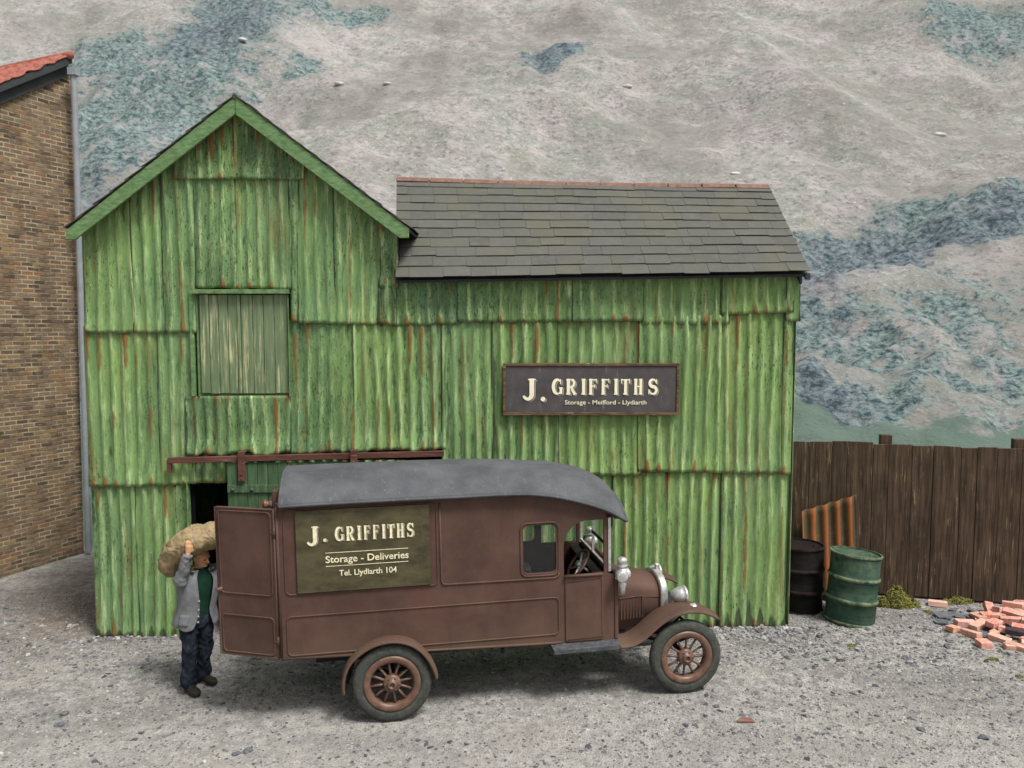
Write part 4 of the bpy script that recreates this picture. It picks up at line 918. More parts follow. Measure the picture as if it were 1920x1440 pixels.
m = MB(); m.tube([dxf(DW-.035, 1.36, .01), dxf(DW-.035, 1.36, .045)], .022, 12); m.tube([dxf(DW-.035, 1.36, .04), dxf(DW-.0, 1.36, .045)], .012, 8); obj('handle', m, RIMM, rd, smooth=True)
# tail lamp on the rear header
m = MB(); m.box((-1.065, .33, 2.235), (.075, .10, .20)); tb = obj('lamp_bracket', m, VAN, van, bevel=.012)
m = MB(); m.lathe([(.05, 0), (.05, -.02), (.034, -.03), (.034, -.05), (.05, -.06), (.05, -.075)], (-1.103, .33, 2.19), 'X', 20); tl = obj('tail_lamp', m, RIMM, van, smooth=True)
m = MB(); m.lathe([(.048, -.074), (.035, -.095), (0, -.102)], (-1.103, .33, 2.19), 'X', 20); obj('lens', m, LAMPR, tl, smooth=True)
# signwriting panel
pu0, pu1, pw0, pw1 = -.87, .424, 1.340, 2.157; PW, PH = pu1-pu0, pw1-pw0
m = MB(); m.box(((pu0+pu1)/2, V0-.016, (pw0+pw1)/2), (PW, .016, PH)); pn = obj('sign_panel', m, PANEL, van, bevel=.002)
fxl = lambda x: (x-105)/1730.
LV = [('G', 604, 715), ('R', 750, 850), ('I', 893, 935), ('F', 975, 1050), ('F', 1092, 1165), ('I', 1212, 1250), ('T', 1282, 1370), ('H', 1402, 1495), ('S', 1532, 1622)]
for nm, mm, mt in metric([(c, fxl(a), fxl(b), 1-.388, 1-.212) for c, a, b in LV], ('J', fxl(256), fxl(390), 1-.44, 1-.19), (fxl(475), 1-.365, .017), pu0, pw0, PW, PH, V0-.0245, van, PANEL, CREAM2, .009, CREAMS):
    if nm == 'lettering':
        cv = lambda x, z, y: (pu0+x, V0-.0245-y, pw0+z)
        m2 = MB(); words(m2, 'Storage - Deliveries', .213*PW, .835*PW, (1-.645)*PH, .066, .004, cv, .012); obj('lettering', m2, mt, pn, fix=False)
        m2 = MB(); words(m2, 'Tel. Llydiarth 104', .31*PW, .742*PW, (1-.812)*PH, .056, .004, cv, .010); obj('lettering', m2, mt, pn, fix=False)
        for fz in (.525, .688): m2 = MB(); m2.add([cv(.213*PW, (1-fz)*PH-.003, .003), cv(.832*PW, (1-fz)*PH-.003, .003), cv(.832*PW, (1-fz)*PH+.003, .003), cv(.213*PW, (1-fz)*PH+.003, .003)], [(0, 1, 2, 3)]); obj('rule_line', m2, mt, pn, fix=False)
    obj(nm, mm, mt, pn, fix=False)

# ------------------------------------------------------------ brick building at the left edge
c0 = onground(157, 1038); c1 = onground(0, 1085); dw = (c1-c0); dw.z = 0; dw.normalize(); nin = Vector((dw.y, -dw.x, 0))
if nin.x > 0: nin = -nin
zt0 = atY(134, 140, c0.y).z; LW = 7.0; SLP = .66; bz = -.25
bb = thing('brick_building', 'tall brown brick gable wall with red pantiles and grey drainpipe at the left', 'building', c0)
wall = MB(); poly = [(0, bz-c0.z), (LW, bz-c0.z), (LW, zt0-c0.z-SLP*LW), (-.14, zt0-c0.z+SLP*.14)]
# wall drawn in its own plane (x along the wall, y up) so the courses run level
vs = [(x, y, 0) for x, y in poly]+[(x, y, -.25) for x, y in poly]; wall.add(vs, [(0, 1, 2, 3), (7, 6, 5, 4), (0, 4, 5, 1), (1, 5, 6, 2), (2, 6, 7, 3), (3, 7, 4, 0)])
wo = obj('wall', wall, BRICKW, bb); nrm = -nin
wo.matrix_local = Matrix(((dw.x, 0, nrm.x, 0), (dw.y, 0, nrm.y, 0), (0, 1, 0, 0), (0, 0, 0, 1)))
wall = MB(); poly = [(0, bz-c0.z), (4, bz-c0.z), (4, zt0-c0.z), (0, zt0-c0.z)]
vs = [(x, y, 0) for x, y in poly]+[(x, y, -.25) for x, y in poly]; wall.add(vs, [(0, 1, 2, 3), (7, 6, 5, 4), (0, 4, 5, 1), (1, 5, 6, 2), (2, 6, 7, 3), (3, 7, 4, 0)])
wo2 = obj('wall', wall, BRICKW, bb); nb2 = -dw
wo2.matrix_local = Matrix(((nin.x, 0, nb2.x, nin.x*.252-dw.x*.0), (nin.y, 0, nb2.y, nin.y*.252), (0, 1, 0, 0), (0, 0, 0, 1)))
zr = atY(136, 106, c0.y).z - c0.z
def bl(s_, t_, z): return dw*s_ + nin*t_ + Vector((0, 0, z))
m = MB(); m.prism([bl(-.05, -.05, zr-.07+.03), bl(LW, -.05, zr-.07-SLP*LW+.03), bl(LW, -.05, zr-.36-SLP*LW+.03), bl(-.05, -.05, zr-.31)], nin*.05); m.prism([bl(-.05, -.14, zr+.005), bl(LW, -.14, zr+.005-SLP*LW), bl(LW, -.14, zr-.12-SLP*LW), bl(-.05, -.14, zr-.12)], nin*.09); obj('bargeboard', m, DKGREY, bb)
ns, nt = 110, 150; P = np.zeros((ns, nt, 3)); rowl = .26
for i in range(ns):
    s_ = i/(ns-1)*LW*.75
    for j in range(nt):
        t_ = -.16 + j/(nt-1)*3.4; fr_ = (s_/rowl) % 1
        z = zr - SLP*s_ + .028*cos(2*pi*t_/.22) + .035*fr_ + .012*sin(i*.9+j*.07) - .02
        q = bl(s_ - .0, t_, z); P[i, j] = (q.x, q.y, q.z)
m = MB(); m.grid(P); ro = obj('roof', m, PANT, bb, smooth=False, fix=False); d = ro.modifiers.new('s', 'SOLIDIFY'); d.thickness = .03; d.offset = -1
m = MB(); m.tube([bl(0, -.18, zr+.0), bl(0, 3.2, zr+.0)], .065, 10)
obj('ridge_tiles', m, PANT, bb, smooth=True)
m = MB(); p0 = atY(138, 135, c0.y-.1)-c0; p1 = atY(166, 1024, c0.y-.1)-c0
m.tube([(p0.x, p0.y, p0.z), (p1.x+.0, p1.y, p1.z-.1)], .05, 12); m.box((p0.x, p0.y, p0.z), (.14, .14, .12)); obj('drainpipe', m, PIPE, bb, smooth=False)

# ------------------------------------------------------------ plank fence
f0 = Vector((3.62, 11.12, 0)); f1 = Vector((12.3, 8.81, 0)); fd = (f1-f0); FL = fd.length; fd.normalize(); fn = Vector((fd.y, -fd.x, 0))
fence = thing('plank_fence', 'dark brown upright plank fence running right from the green shed', 'fence', (5.5, 10.6, .1))
m = MB(); s_ = 0; R = random.Random(8)
def ftop(s_): return 2.30 - .004*s_
while s_ < FL:
    w = R.choice([.20, .24, .27, .30, .34]); a, b = s_, min(FL, s_+w-.006); p, q = f0+fd*a, f0+fd*b; off = R.uniform(-.006, .006)
    za = ftop(a)+R.uniform(-.018, .018); zb = za+R.uniform(-.012, .012); zl = gh(p.x, p.y)-.0 + .03
    o_ = fn*off
    m.prism([Vector((p.x, p.y, zl))+o_, Vector((q.x, q.y, zl+.004))+o_, Vector((q.x, q.y, zb))+o_, Vector((p.x, p.y, za))+o_], -fn*.03); s_ += w
obj('planks', m, FENCE, fence, world=True, bevel=.004)
for px in (1649, 1898):
    t = 10.9 if px < 1700 else 10.45; q = atY(px, 830, t)
    sx = (q.x-f0.x)/fd.x; c = f0+fd*sx - fn*.10
    m = MB(); m.box((c.x, c.y, 1.17), (.15, .11, 2.48), Matrix.Rotation(atan2(fd.y, fd.x)+.06, 3, 'Z')); obj('post', m, FENCE, fence, world=True, bevel=.006)
m = MB()
p, q = f0-fn*.035, f1-fn*.035; m.prism([Vector((p.x, p.y, .05)), Vector((q.x, q.y, .2)), Vector((q.x, q.y, 2.2)), Vector((p.x, p.y, 2.22))], -fn*.012)
for z in (.5, 1.9):
    p, q = f0-fn*.055, f1-fn*.055; m.prism([Vector((p.x, p.y, z)), Vector((q.x, q.y, z)), Vector((q.x, q.y, z+.1)), Vector((p.x, p.y, z+.1))], -fn*.04)
obj('rail', m, FENCE, fence, world=True)

# rusty offcut leaning on the fence
def rustsheet():
    P = []; rg = []; n = 48
    for i in range(n+1):
        t = i/n; fx = 1502+(1606-1502)*t; pt = atY(fx-2, 957-(957-926)*t, 10.92-.2*t*1.0); x = pt.x; pb = onground(fx+4, 1130-(12*t)); pb.z = gh(pb.x, pb.y)+.01
        r_ = cos(2*pi*t*4.6+.4); row = []; rr = []
        for j in range(14):
            k = j/13; q = pb*(1-k)+pt*k; row.append((q.x, q.y-.045-.028*r_, q.z)); rr.append(.5+.5*r_)
        P.append(row); rg.append(rr)
    m = MB(); m.grid(np.array(P)); m.a['ridge'] = np.array(rg).ravel(); return m
m = rustsheet(); o = obj('corrugated_offcut', m, mat_rustsheet(), org=(4.5, 10.6, 0), smooth=True, solid=.006, fix=False)
tag(o, 'rusty orange corrugated iron offcut leaning on the brown fence', 'iron sheet')

# drums
def drum(px, py, R_, H, mt, label, lean, yaw, dy=0):
    g = onground(px, py); c = Vector((g.x, g.y+R_+dy, gh(g.x, g.y+R_)-.01))
    prof = [(0, .012), (R_*.94, .012), (R_*.97, 0), (R_+.012, 0), (R_+.014, .02), (R_, .03)]
    for a in (.335, .655):
        prof += [(R_, H*a-.03), (R_+.012, H*a-.018), (R_+.020, H*a), (R_+.012, H*a+.018), (R_, H*a+.03)]
    prof += [(R_, H-.03), (R_+.014, H-.02), (R_+.014, H), (R_-.006, H+.003), (R_-.012, H-.022), (0, H-.024)]
    prof2 = []
    for i in range(len(prof)-1): prof2 += [prof[i]]
    prof2.append(prof[-1]); m = MB(); m.lathe(prof2, (0, 0, 0), 'Z', 64)
    m.a['wear'] = [1.0 if r > R_+.01 else (.15 if h < H-.03 else .3) for k in range(64) for r, h in prof2]
    o = obj('oil_drum', m, mt, smooth=True); d = o.modifiers.new('b', 'EDGE_SPLIT'); d.split_angle = radians(50)
    o.location = c; o.rotation_euler = (lean[0], lean[1], yaw)
    tag(o, label, 'drum', 'oil drums by the fence')
    mm = MB(); mm.lathe([(0, H-.002), (.026, H-.004), (.03, H-.024)], (.17, -.06, 0), 'Z', 12); mm.a['wear'] = [.6]*len(mm.v); obj('bung', mm, mt, o, smooth=True)
    return o
GD = mat_drum('dark_green_drum_paint', (.010, .034, .026), (.030, .078, .056), (.28, .30, .18)); BD = mat_drum('black_drum_paint', (.004, .004, .005), (.012, .011, .012), (.055, .034, .028))
drum(1514, 1153, .295, .90, BD, 'black oil drum with rusty bands standing against the shed corner', (0, 0), 0)
drum(1612, 1178, .305, .90, GD, 'dark green oil drum leaning slightly beside the black one', (radians(-2), radians(5)), 0)

# ------------------------------------------------------------ moss, bricks, loose slates
def tuft(name, cx, cy, lumps, n, seed, leaf=.016):
    R = np.random.RandomState(seed); m = MB(); vs = []; fs = []
    for (dx, dy, rx, rz) in lumps:
        k = int(n*rx*rz*40)
        for _ in range(k):
            d = R.randn(3); d /= np.linalg.norm(d); d[2] = abs(d[2]); rr = R.uniform(.55, 1.08)
            q = np.array([cx+dx+d[0]*rx*rr, cy+dy+d[1]*rx*rr*.9, 0]); q[2] = gslope(q[0])+d[2]*rz*rr*(.75+.6*vnoise(q[0]*22, q[1]*22, seed))-.005
            a = R.randn(3); a /= np.linalg.norm(a); b = np.cross(a, d); nb = np.linalg.norm(b)
            if nb < .05: continue
            b /= nb; s_ = leaf*R.uniform(.5, 1.3); i = len(vs); vs += [q-a*s_, q+b*s_*.6, q+a*s_, q-b*s_*.6]; fs.append((i, i+1, i+2, i+3))
    m.v = [tuple(v) for v in vs]; m.f = fs
    return obj(name, m, MOSS, org=(cx, cy, gslope(cx)), fix=False)
g = onground(1692, 1144)
o = tuft('moss_clump', g.x, g.y+.15, [(-.02, 0, .15, .24), (.10, .03, .15, .15), (-.17, .02, .12, .13), (.2, -.02, .10, .08)], 5200, 1, .015); tag(o, 'olive green mossy bush at the foot of the fence beside the green drum', 'plant')
g = onground(1800, 1132)
o = tuft('moss_clump', g.x, g.y+.08, [(0, 0, .13, .08), (.14, .02, .1, .06), (-.14, -.02, .09, .05), (.0, .1, .05, .15)], 5200, 2, .013); tag(o, 'low yellow green moss under the fence between the lone brick and the brick heap', 'plant')
mm = []
lump = []
R = random.Random(3); base = onground(1600, 1250)
for px, py, s_ in [(1740, 1148, .07), (1765, 1138, .06), (1845, 1160, .05), (1775, 1186, .04), (1598, 1212, .06), (1620, 1222, .035), (1580, 1240, .05), (1860, 1238, .08), (1842, 1234, .05), (1700, 1205, .03), (1808, 1196, .05), (1650, 1158, .05), (1840, 1245, .03), (1912, 1270, .05), (85, 1186, .0), (985, 1390, .03)]:
    if s_ > 0: q = onground(px, py); lump.append((q.x-base.x, q.y-base.y, s_, s_*.35))
o = tuft('moss', base.x, base.y, lump, 9000, 5, .009); o['kind'] = 'stuff'
def brickmesh(seed, L=.235, Wd=.105, H=.068, broken=0):
    R = random.Random(seed); m = MB(); k = 1-broken*R.uniform(.3, .5)
    P = [Vector((sx*L/2*k+R.uniform(-.009, .007)+(R.uniform(-.05, .01) if broken and sx > 0 else 0), sy*Wd/2+R.uniform(-.008, .006), sz*H/2+R.uniform(-.006, .004))) for sx in (-1, 1) for sy in (-1, 1) for sz in (-1, 1)]
    m.add(P, [(0, 1, 3, 2), (4, 6, 7, 5), (0, 4, 5, 1), (2, 3, 7, 6), (0, 2, 6, 4), (1, 5, 7, 3)]); return m
GRP = 'loose bricks tipped in a heap by the fence'
BR = [ # crop x, crop y, image angle, lift, tilt, broken, label, dark
 (365, 425, -10, .035, 4, 0, 'single red brick lying by the fence left of the heap beside green moss', 0),
 (1085, 680, 78, .06, 35, 0, None, 0), (1300, 560, 55, .07, 25, 0, None, 0), (1480, 590, 8, .10, 8, 1, None, 0), (1705, 560, -18, .17, 8, 0, None, 0),
 (1740, 660, -32, .10, 20, 0, None, 0), (1315, 690, -4, .09, 5, 0, None, 0), (1680, 770, -14, .09, 8, 0, None, 0), (860, 772, -2, .035, 3, 0, None, 0),
 (650, 885, 10, .035, 10, 1, 'orange red brick fragment at the left tip of the heap', 0), (1110, 820, 10, .05, 10, 0, None, 0), (1370, 838, 16, .10, 12, 0, None, 0),
 (970, 975, -48, .035, 6, 0, None, 0), (1190, 1165, 0, .035, 3, 2, 'pale square brick lying alone in front of the heap', 0),
 (1545, 900, 30, .05, 18, 0, None, 0), (1490, 1060, -28, .035, 6, 0, None, 0), (1790, 1000, -12, .09, 4, 0, 'blackened brick near the front of the heap', 1),
 (1790, 1200, -20, .035, 6, 0, None, 0), (1885, 510, -40, .13, 20, 0, None, 0), (1930, 700, -30, .08, 15, 0, None, 0), (1900, 920, -18, .08, 8, 0, None, 0), (1830, 620, 50, .06, 25, 1, None, 0),
 (1600, 640, 10, .04, 10, 0, None, 0), (2010, 1080, 15, .04, 8, 0, None, 0), (2050, 850, -15, .1, 12, 0, None, 0), (2040, 620, 30, .08, 15, 0, None, 0), (1400, 980, -40, .03, 12, 1, None, 0), (2120, 1000, -50, .04, 8, 0, None, 0), (1950, 1150, 35, .035, 5, 0, None, 0), (1220, 760, -20, .03, 8, 0, None, 0), (1640, 1180, 60, .03, 5, 1, None, 0)]
for i, (cx, cy, an, lift, tl_, bk, lab, dk) in enumerate(BR):
    q = onground(1720+cx/9.6, 1090+cy/9.6+lift*55); m = brickmesh(i+30, broken=1 if bk == 1 else 0)
    if bk == 2: m = brickmesh(i+30, L=.14, Wd=.13, H=.085)
    o = obj('brick', m, DBRICK if dk else LBRICK, bevel=.005, bseg=2); yaw = atan2(sin(radians(an)), cos(radians(an))*.42)
    o.location = (q.x, q.y, gh(q.x, q.y)+lift); o.rotation_euler = (radians(R.uniform(-tl_, tl_)), radians(R.uniform(-tl_, tl_)), yaw)
    tag(o, lab or 'loose red brick lying in the heap by the fence', 'brick', GRP)
def slab(seed, r, th):
    R = random.Random(seed); n = R.randint(5, 7); pts = [(r*R.uniform(.7, 1.15)*cos(2*pi*k/n+R.uniform(-.2, .2)), r*.75*R.uniform(.7, 1.15)*sin(2*pi*k/n), 0) for k in range(n)]
    m = MB(); m.prism(pts, (0, 0, th)); return m
for i, (cx, cy, r, lab) in enumerate([(430, 640, .13, 'flat blue grey slate slab by the moss left of the bricks'), (570, 620, .11, None), (420, 760, .15, 'large dark slate slab left of the brick heap, nearest the yard'), (760, 650, .10, None), (950, 665, .10, None), (640, 545, .08, None), (960, 545, .06, None), (1920, 620, .09, None), (1200, 985, .09, None), (560, 690, .06, None)]):
    q = onground(1720+cx/9.6, 1090+cy/9.6); o = obj('slate_piece', slab(i, r, .02), LSLATE, bevel=.003)
    o.location = (q.x, q.y, gh(q.x, q.y)+.012); o.rotation_euler = (radians(R.uniform(-9, 9)), radians(R.uniform(-9, 9)), R.uniform(0, 3)); tag(o, lab or 'small broken slate lying around the brick heap', 'slate', 'broken slates around the brick heap')
q = onground(1398, 1355); m = MB(); m.prism([(-.09, -.02, 0), (.08, -.03, 0), (.07, .03, 0), (.0, .07, 0), (-.05, .04, 0)], (0, 0, .022))
o = obj('tile_shard', m, TERRA, bevel=.004); o.location = (q.x, q.y, gh(q.x, q.y)+.006); tag(o, 'small red tile shard lying alone on the gravel in the foreground', 'tile shard')

# grit, slate chips over the yard: countless
def chips(n, seed, smin, smax, xr_, yr_, flat=.35, powr=3.0, dens=None, tb=0, up=0):
    R = np.random.RandomState(seed); vs = []; fs = []; tone = []
    c = 0
    while c < n:
        x = R.uniform(*xr_); y = R.uniform(*yr_)
        if abs(x) > .69*y+.3: continue
        if dens is not None and R.rand() > dens(x, y): continue
        c += 1
        s_ = smin + (smax-smin)*R.rand()**powr; k = R.randint(4, 7); a0 = R.uniform(0, 6.28); z = float(gz(x, y)) + (float(fbm(x*11, y*11, 3, 9))-.5)*.022
        tx, ty = R.uniform(-.35, .35, 2); h = s_*flat*R.uniform(.6, 1.3); el = R.uniform(.5, 1); ro = R.uniform(0, 3.14)
        i = len(vs); top = []
        for q in range(k):
            a = a0+2*pi*q/k; rr = s_*R.uniform(.65, 1.1); px, py = rr*cos(a), rr*sin(a)*el; px, py = px*cos(ro)-py*sin(ro), px*sin(ro)+py*cos(ro)
            vs.append((x+px, y+py, z-h*.35+px*tx+py*ty)); top.append((x+px*.8, y+py*.8, z+h*.65+px*tx+py*ty))
        vs += top
        fs.append(tuple(range(i+k, i+2*k))); fs += [(i+q, i+(q+1) % k, i+k+(q+1) % k, i+k+q) for q in range(k)]
        t = np.clip(R.beta(1.6, 1.9)+tb, 0, 1); tone += [t]*(2*k)
    return vs, fs, tone
m = MB(); T = []
def addc(t): m.add(t[0], t[1]); T.extend(t[2])
addc(chips(21000, 1, .006, .024, (-7.5, 7.5), (6.0, 11.5), .5, 2.2))
addc(chips(2600, 2, .015, .055, (-7.5, 7.5), (6.0, 11.5), .22, 2.5, lambda x, y: .25+.75*float(fbm(x*.9, y*.9, 3, 66) > .5), -.22))
addc(chips(12000, 9, .010, .034, (-7.5, 7.5), (6.0, 11.5), .24, 1.6, lambda x, y: .15+.85*float(sstep(.42, .62, fbm(x*.8, y*1.1, 3, 5)))*(1 if y > 7.6 else .45), -.10))
addc(chips(2200, 19, .016, .045, (-7, 7), (8.6, 9.65), .22, 1.5, None, -.06))
addc(chips(380, 4, .02, .065, (3.2, 6.6), (8.4, 10.3), .2, 2.0, None, -.25))
m.a['tone'] = T
o = obj('grit', m, CHIP, fix=False); o['kind'] = 'stuff'
# larger stones gathered along the foot of the shed
m = MB(); T = []
wx0, wx1 = atY(176, 1193, WY).x, atY(1490, 1172, WY).x
addc(chips(420, 3, .02, .05, (wx0-.3, wx1+.3), (9.50, 9.66), .55, 1.5, lambda x, y: .35+.65*(x > 2.2 or x < -4.2), -.05)); addc(chips(160, 6, .02, .055, (2.2, 3.9), (9.25, 9.62), .5, 1.5, None, -.0)); addc(chips(60, 7, .02, .05, (-6.2, -5.0), (9.4, 10.2), .5, 1.5, None, .1))
m.a['tone'] = T; o = obj('stones', m, CHIP, fix=False); o['kind'] = 'stuff'
for px, py, s_ in [(22, 1166, .07), (40, 1174, .05), (80, 1186, .035), (92, 1196, .05), (435, 1333, .065), (465, 1410, .07), (443, 1415, .06), (120, 1340, .07), (112, 1360, .07), (1725, 1368, .06), (1845, 1385, .08), (1555, 1222, .06), (1548, 1238, .06), (232, 1180, .05)]:
    s_ *= .62; q = onground(px, py); o = obj('stone', rock_mesh(int(px*7+py), s_, s_*.8, s_*.5), LSLATE, smooth=False); o.location = (q.x, q.y, gh(q.x, q.y)+s_*.2); tag(o, 'loose grey stone lying on the gravel yard', 'stone', 'loose grey stones on the yard')

# ------------------------------------------------------------ man carrying a sack
PY = 8.25
def pj(cx, cy, dy=0.0): return atY(280+cx/3.6, 940+cy/3.6, PY+dy)
pbase = pj(300, 1240); pbase.z = gh(pbase.x, PY)
man = thing('person', 'man in grey jacket and navy trousers standing with raised arms behind the van door', 'person', (pbase.x, PY, pbase.z))
fdir = Vector((.62, -.78, 0)).normalized(); rdir = Vector((fdir.y, -fdir.x, 0))   # rdir: his right (towards the viewer's left)
hipc = pj(318, 765, 0); chest = pj(320, 560, .0); shc = pj(335, 475, 0); neck = pj(345, 440, -.01); head = pj(348, 375, -.02)
hr, hl = hipc+rdir*.085, hipc-rdir*.085
kr, kl = pj(272, 1005, -.12), pj(372, 1000, .08); ar_, al_ = pj(268, 1215, -.14), pj(362, 1172, .10)
sr, sl_ = shc+rdir*.165, shc-rdir*.175
er_ = pj(210, 545, -.22); wr = pj(262, 352, -.27); hd = pj(270, 300, -.275)
el_ = pj(475, 480, .16); wl_ = pj(500, 360, .10); hl_ = pj(500, 310, .08)
m = MB()
m.tube([hipc+Vector((0, 0, -.08)), hipc+Vector((0, 0, .06)), chest, chest*.4+shc*.6, shc+Vector((0, 0, .03)), neck], [(.14, .10), (.135, .095), (.15, .10), (.16, .10), (.10, .075), (.058, .058)], 20, side=rdir)
for a, b, c in ((hr, kr, ar_), (hl, kl, al_)): m.tube([a, a*.5+b*.5, b, b*.6+c*.4, c], [.085, .078, .055, .052, .036], 14)
for a, b, c in ((sr, er_, wr), (sl_, el_, wl_)): m.tube([a, a*.5+b*.5, b, b*.5+c*.5, c], [.055, .048, .040, .036, .027], 12)
# head: skull, jaw, nose, ears
hf = (fdir*.7+Vector((.55, .15, -.30))).normalized(); hs_ = Vector((hf.y, -hf.x, 0)).normalized(); hu = hs_.cross(hf).normalized()
if hu.z < 0: hu = -hu
def H(f, r, u): return head+hf*f+hs_*r+hu*u
m.tube([H(.02, 0, -.115), H(.025, 0, -.095), H(.012, 0, -.05), H(0, 0, 0), H(-.01, 0, .05), H(-.012, 0, .09), H(-.012, 0, .115)], [(.032, .03), (.05, .05), (.07, .075), (.078, .09), (.075, .09), (.052, .065), (.02, .025)], 20, side=hs_)
m.tube([neck+Vector((0, 0, -.05)), H(-.01, 0, -.04)], .056, 14)
m.tube([H(.085, 0, .012), H(.112, 0, -.022), H(.095, 0, -.034)], [.010, .017, .012], 8)
m.tube([H(.088, -.028, -.062), H(.096, 0, -.060), H(.088, .028, -.062)], .008, 8); m.tube([H(.086, -.026, -.075), H(.094, 0, -.076), H(.086, .026, -.075)], .008, 8)
m.tube([H(.07, -.05, .03), H(.086, -.025, .034), H(.088, 0, .03), H(.086, .025, .034), H(.07, .05, .03)], .011, 8)
for q in (-1, 1): m.tube([H(-.005, q*.078, .03), H(-.012, q*.088, .005), H(0, q*.080, -.03)], [.010, .015, .009], 8)
# hands: palm, four bent fingers, thumb
def hand(w0, palm_dir, grip, across, sgn):
    pd = palm_dir.normalized(); ac = (across-pd*across.dot(pd)).normalized(); gp_ = pd.cross(ac)
    if gp_.dot(grip) < 0: gp_ = -gp_
    k = w0+pd*.085
    m.tube([w0, w0+pd*.03, w0+pd*.06, k], [(.027, .020), (.036, .018), (.040, .017), (.036, .015)], 12)
    for i, (o_, L) in enumerate(((-.033, .068), (-.011, .078), (.011, .074), (.032, .06))):
        a = k+ac*o_; b = a+pd*L*.42+gp_*L*.12; c = b+pd*L*.22+gp_*L*.30; e = c+pd*L*.02+gp_*L*.28
        m.tube([a-pd*.015, b, c, e], [.0105, .0100, .0092, .0075], 8)
    a = w0+pd*.025-ac*.030*sgn; m.tube([a, a+pd*.028-ac*.024*sgn+gp_*.01, a+pd*.055-ac*.028*sgn+gp_*.028, a+pd*.07-ac*.022*sgn+gp_*.045], [.015, .013, .011, .009], 8)
hand(wr, (hd-wr), Vector((.3, .9, .1)), Vector((1, .25, 0)), -1)
hand(wl_, (hl_-wl_), Vector((-.3, -.5, 0)), Vector((1, .2, 0)), 1)
for a in (ar_, al_): m.tube([a, a+Vector((0, 0, -.05)), a+Vector((.02, -.02, -.07)), a+Vector((.06, -.05, -.08))], [.034, .036, .032, .02], 12)
o = obj('body', m, SKIN, man, world=True); remesh(o, .0075, 3, .5)
m = MB(); 
for q in (-1, 1): m.tube([H(.083, q*.03, .006), H(.088, q*.03, .006)], .009, 8)
obj('eyes', m, HAIRM, man, world=True)
m = MB(); m.tube([H(-.03, 0, -.06), H(-.045, 0, -.01), H(-.035, 0, .05), H(-.02, 0, .09), H(-.015, 0, .125)], [(.05, .04), (.078, .062), (.084, .080), (.072, .078), (.03, .03)], 18, side=hs_); o = obj('hair', m, HAIRM, man, world=True); remesh(o, .01, 2)
# trousers
m = MB(); m.tube([hipc+Vector((0, 0, .12)), hipc+Vector((0, 0, .03)), hipc+Vector((0, 0, -.06)), hipc+Vector((0, 0, -.12))], [(.150, .115), (.165, .125), (.165, .13), (.12, .10)], 22, side=rdir)
for a, b, c in ((hr, kr, ar_), (hl, kl, al_)):
    a2 = a+Vector((0, 0, -.02)); m.tube([a2, a2*.55+b*.45, b, b*.5+c*.5, c*.85+b*.15, c+Vector((.0, 0, .0)), c+Vector((0, 0, -.045))], [.100, .094, .085, .080, .082, .082, .074], 18)
o = obj('trousers', m, TROU, man, world=True); remesh(o, .010, 4)
def folds(s, a, sx, sy, sz, seed):
    def f(co, no):
        n = fbm(co[:, 0]*sx+co[:, 2]*sz+50, co[:, 1]*sy-co[:, 2]*sz*.6+50, 3, seed)-.5; n2 = fbm(co[:, 0]*sx*2.3-co[:, 2]*sz*1.6+90, co[:, 1]*sy+co[:, 2]*sz+10, 2, seed+9)-.5
        return co + no*(n*a+n2*a*.5)[:, None]
    warp(s, f)
folds(o, .048, 15, 15, 10, 5)
# boots
for a, yaw_ in ((ar_, -.75), (al_, -.55)):
    d = Vector((cos(yaw_), sin(yaw_), 0)); zf = gh(a.x, a.y); b0 = Vector((a.x, a.y, zf)); s2 = Vector((-d.y, d.x, 0))
    m = MB(); m.tube([b0+Vector((0, 0, .17)), b0+Vector((0, 0, .10)), b0+Vector((0, 0, .05))-d*.01, b0+Vector((0, 0, .02))-d*.01], [.052, .056, .058, .05], 14)
    m.tube([b0-d*.055+Vector((0, 0, .045)), b0+Vector((0, 0, .055)), b0+d*.08+Vector((0, 0, .052)), b0+d*.15+Vector((0, 0, .050)), b0+d*.195+Vector((0, 0, .042)), b0+d*.215+Vector((0, 0, .035))], [(.03, .03), (.048, .048), (.05, .045), (.058, .048), (.045, .038), (.02, .02)], 14)
    o = obj('boot', m, BOOT, man, world=True); remesh(o, .009, 3)
    me = o.data
    for v in me.vertices:
        if v.co.z + man.location.z < zf+.004: v.co.z = zf+.004-man.location.z
# shirt
def shell(rings, a0, a1, n, ex, mt, name, solid, seed=0, amp=0):
    P = []
    for (c, rf_, rs_) in rings:
        row = []
        for i in range(n+1):
            a = radians(a0+(a1-a0)*i/n); k = ex + amp*(float(fbm(a*2.2+3, c.z*7, 3, seed))-.5)
            row.append(c+fdir*(rf_+k)*cos(a)+rdir*(rs_+k)*sin(a))
        P.append([tuple(q) for q in row])
    m = MB(); m.grid(np.array(P)); o = obj(name, m, mt, man, world=True, smooth=True, fix=False)
    if solid: d = o.modifiers.new('s', 'SOLIDIFY'); d.thickness = solid; d.offset = 1
    d = o.modifiers.new('ss', 'SUBSURF'); d.levels = 1; d.render_levels = 1; return o
tor = lambda t: hipc*(1-t)+shc*t
shell([(tor(-.1), .125, .160), (tor(.1), .122, .158), (tor(.3), .120, .158), (tor(.5), .125, .168), (tor(.7), .128, .180), (tor(.85), .118, .180), (tor(.97), .10, .145), (tor(1.08), .078, .085), (neck+Vector((0, 0, .0)), .066, .066)], 0, 360, 40, 0, SHIRT, 'shirt', 0, 3, .02)
jk = MB()
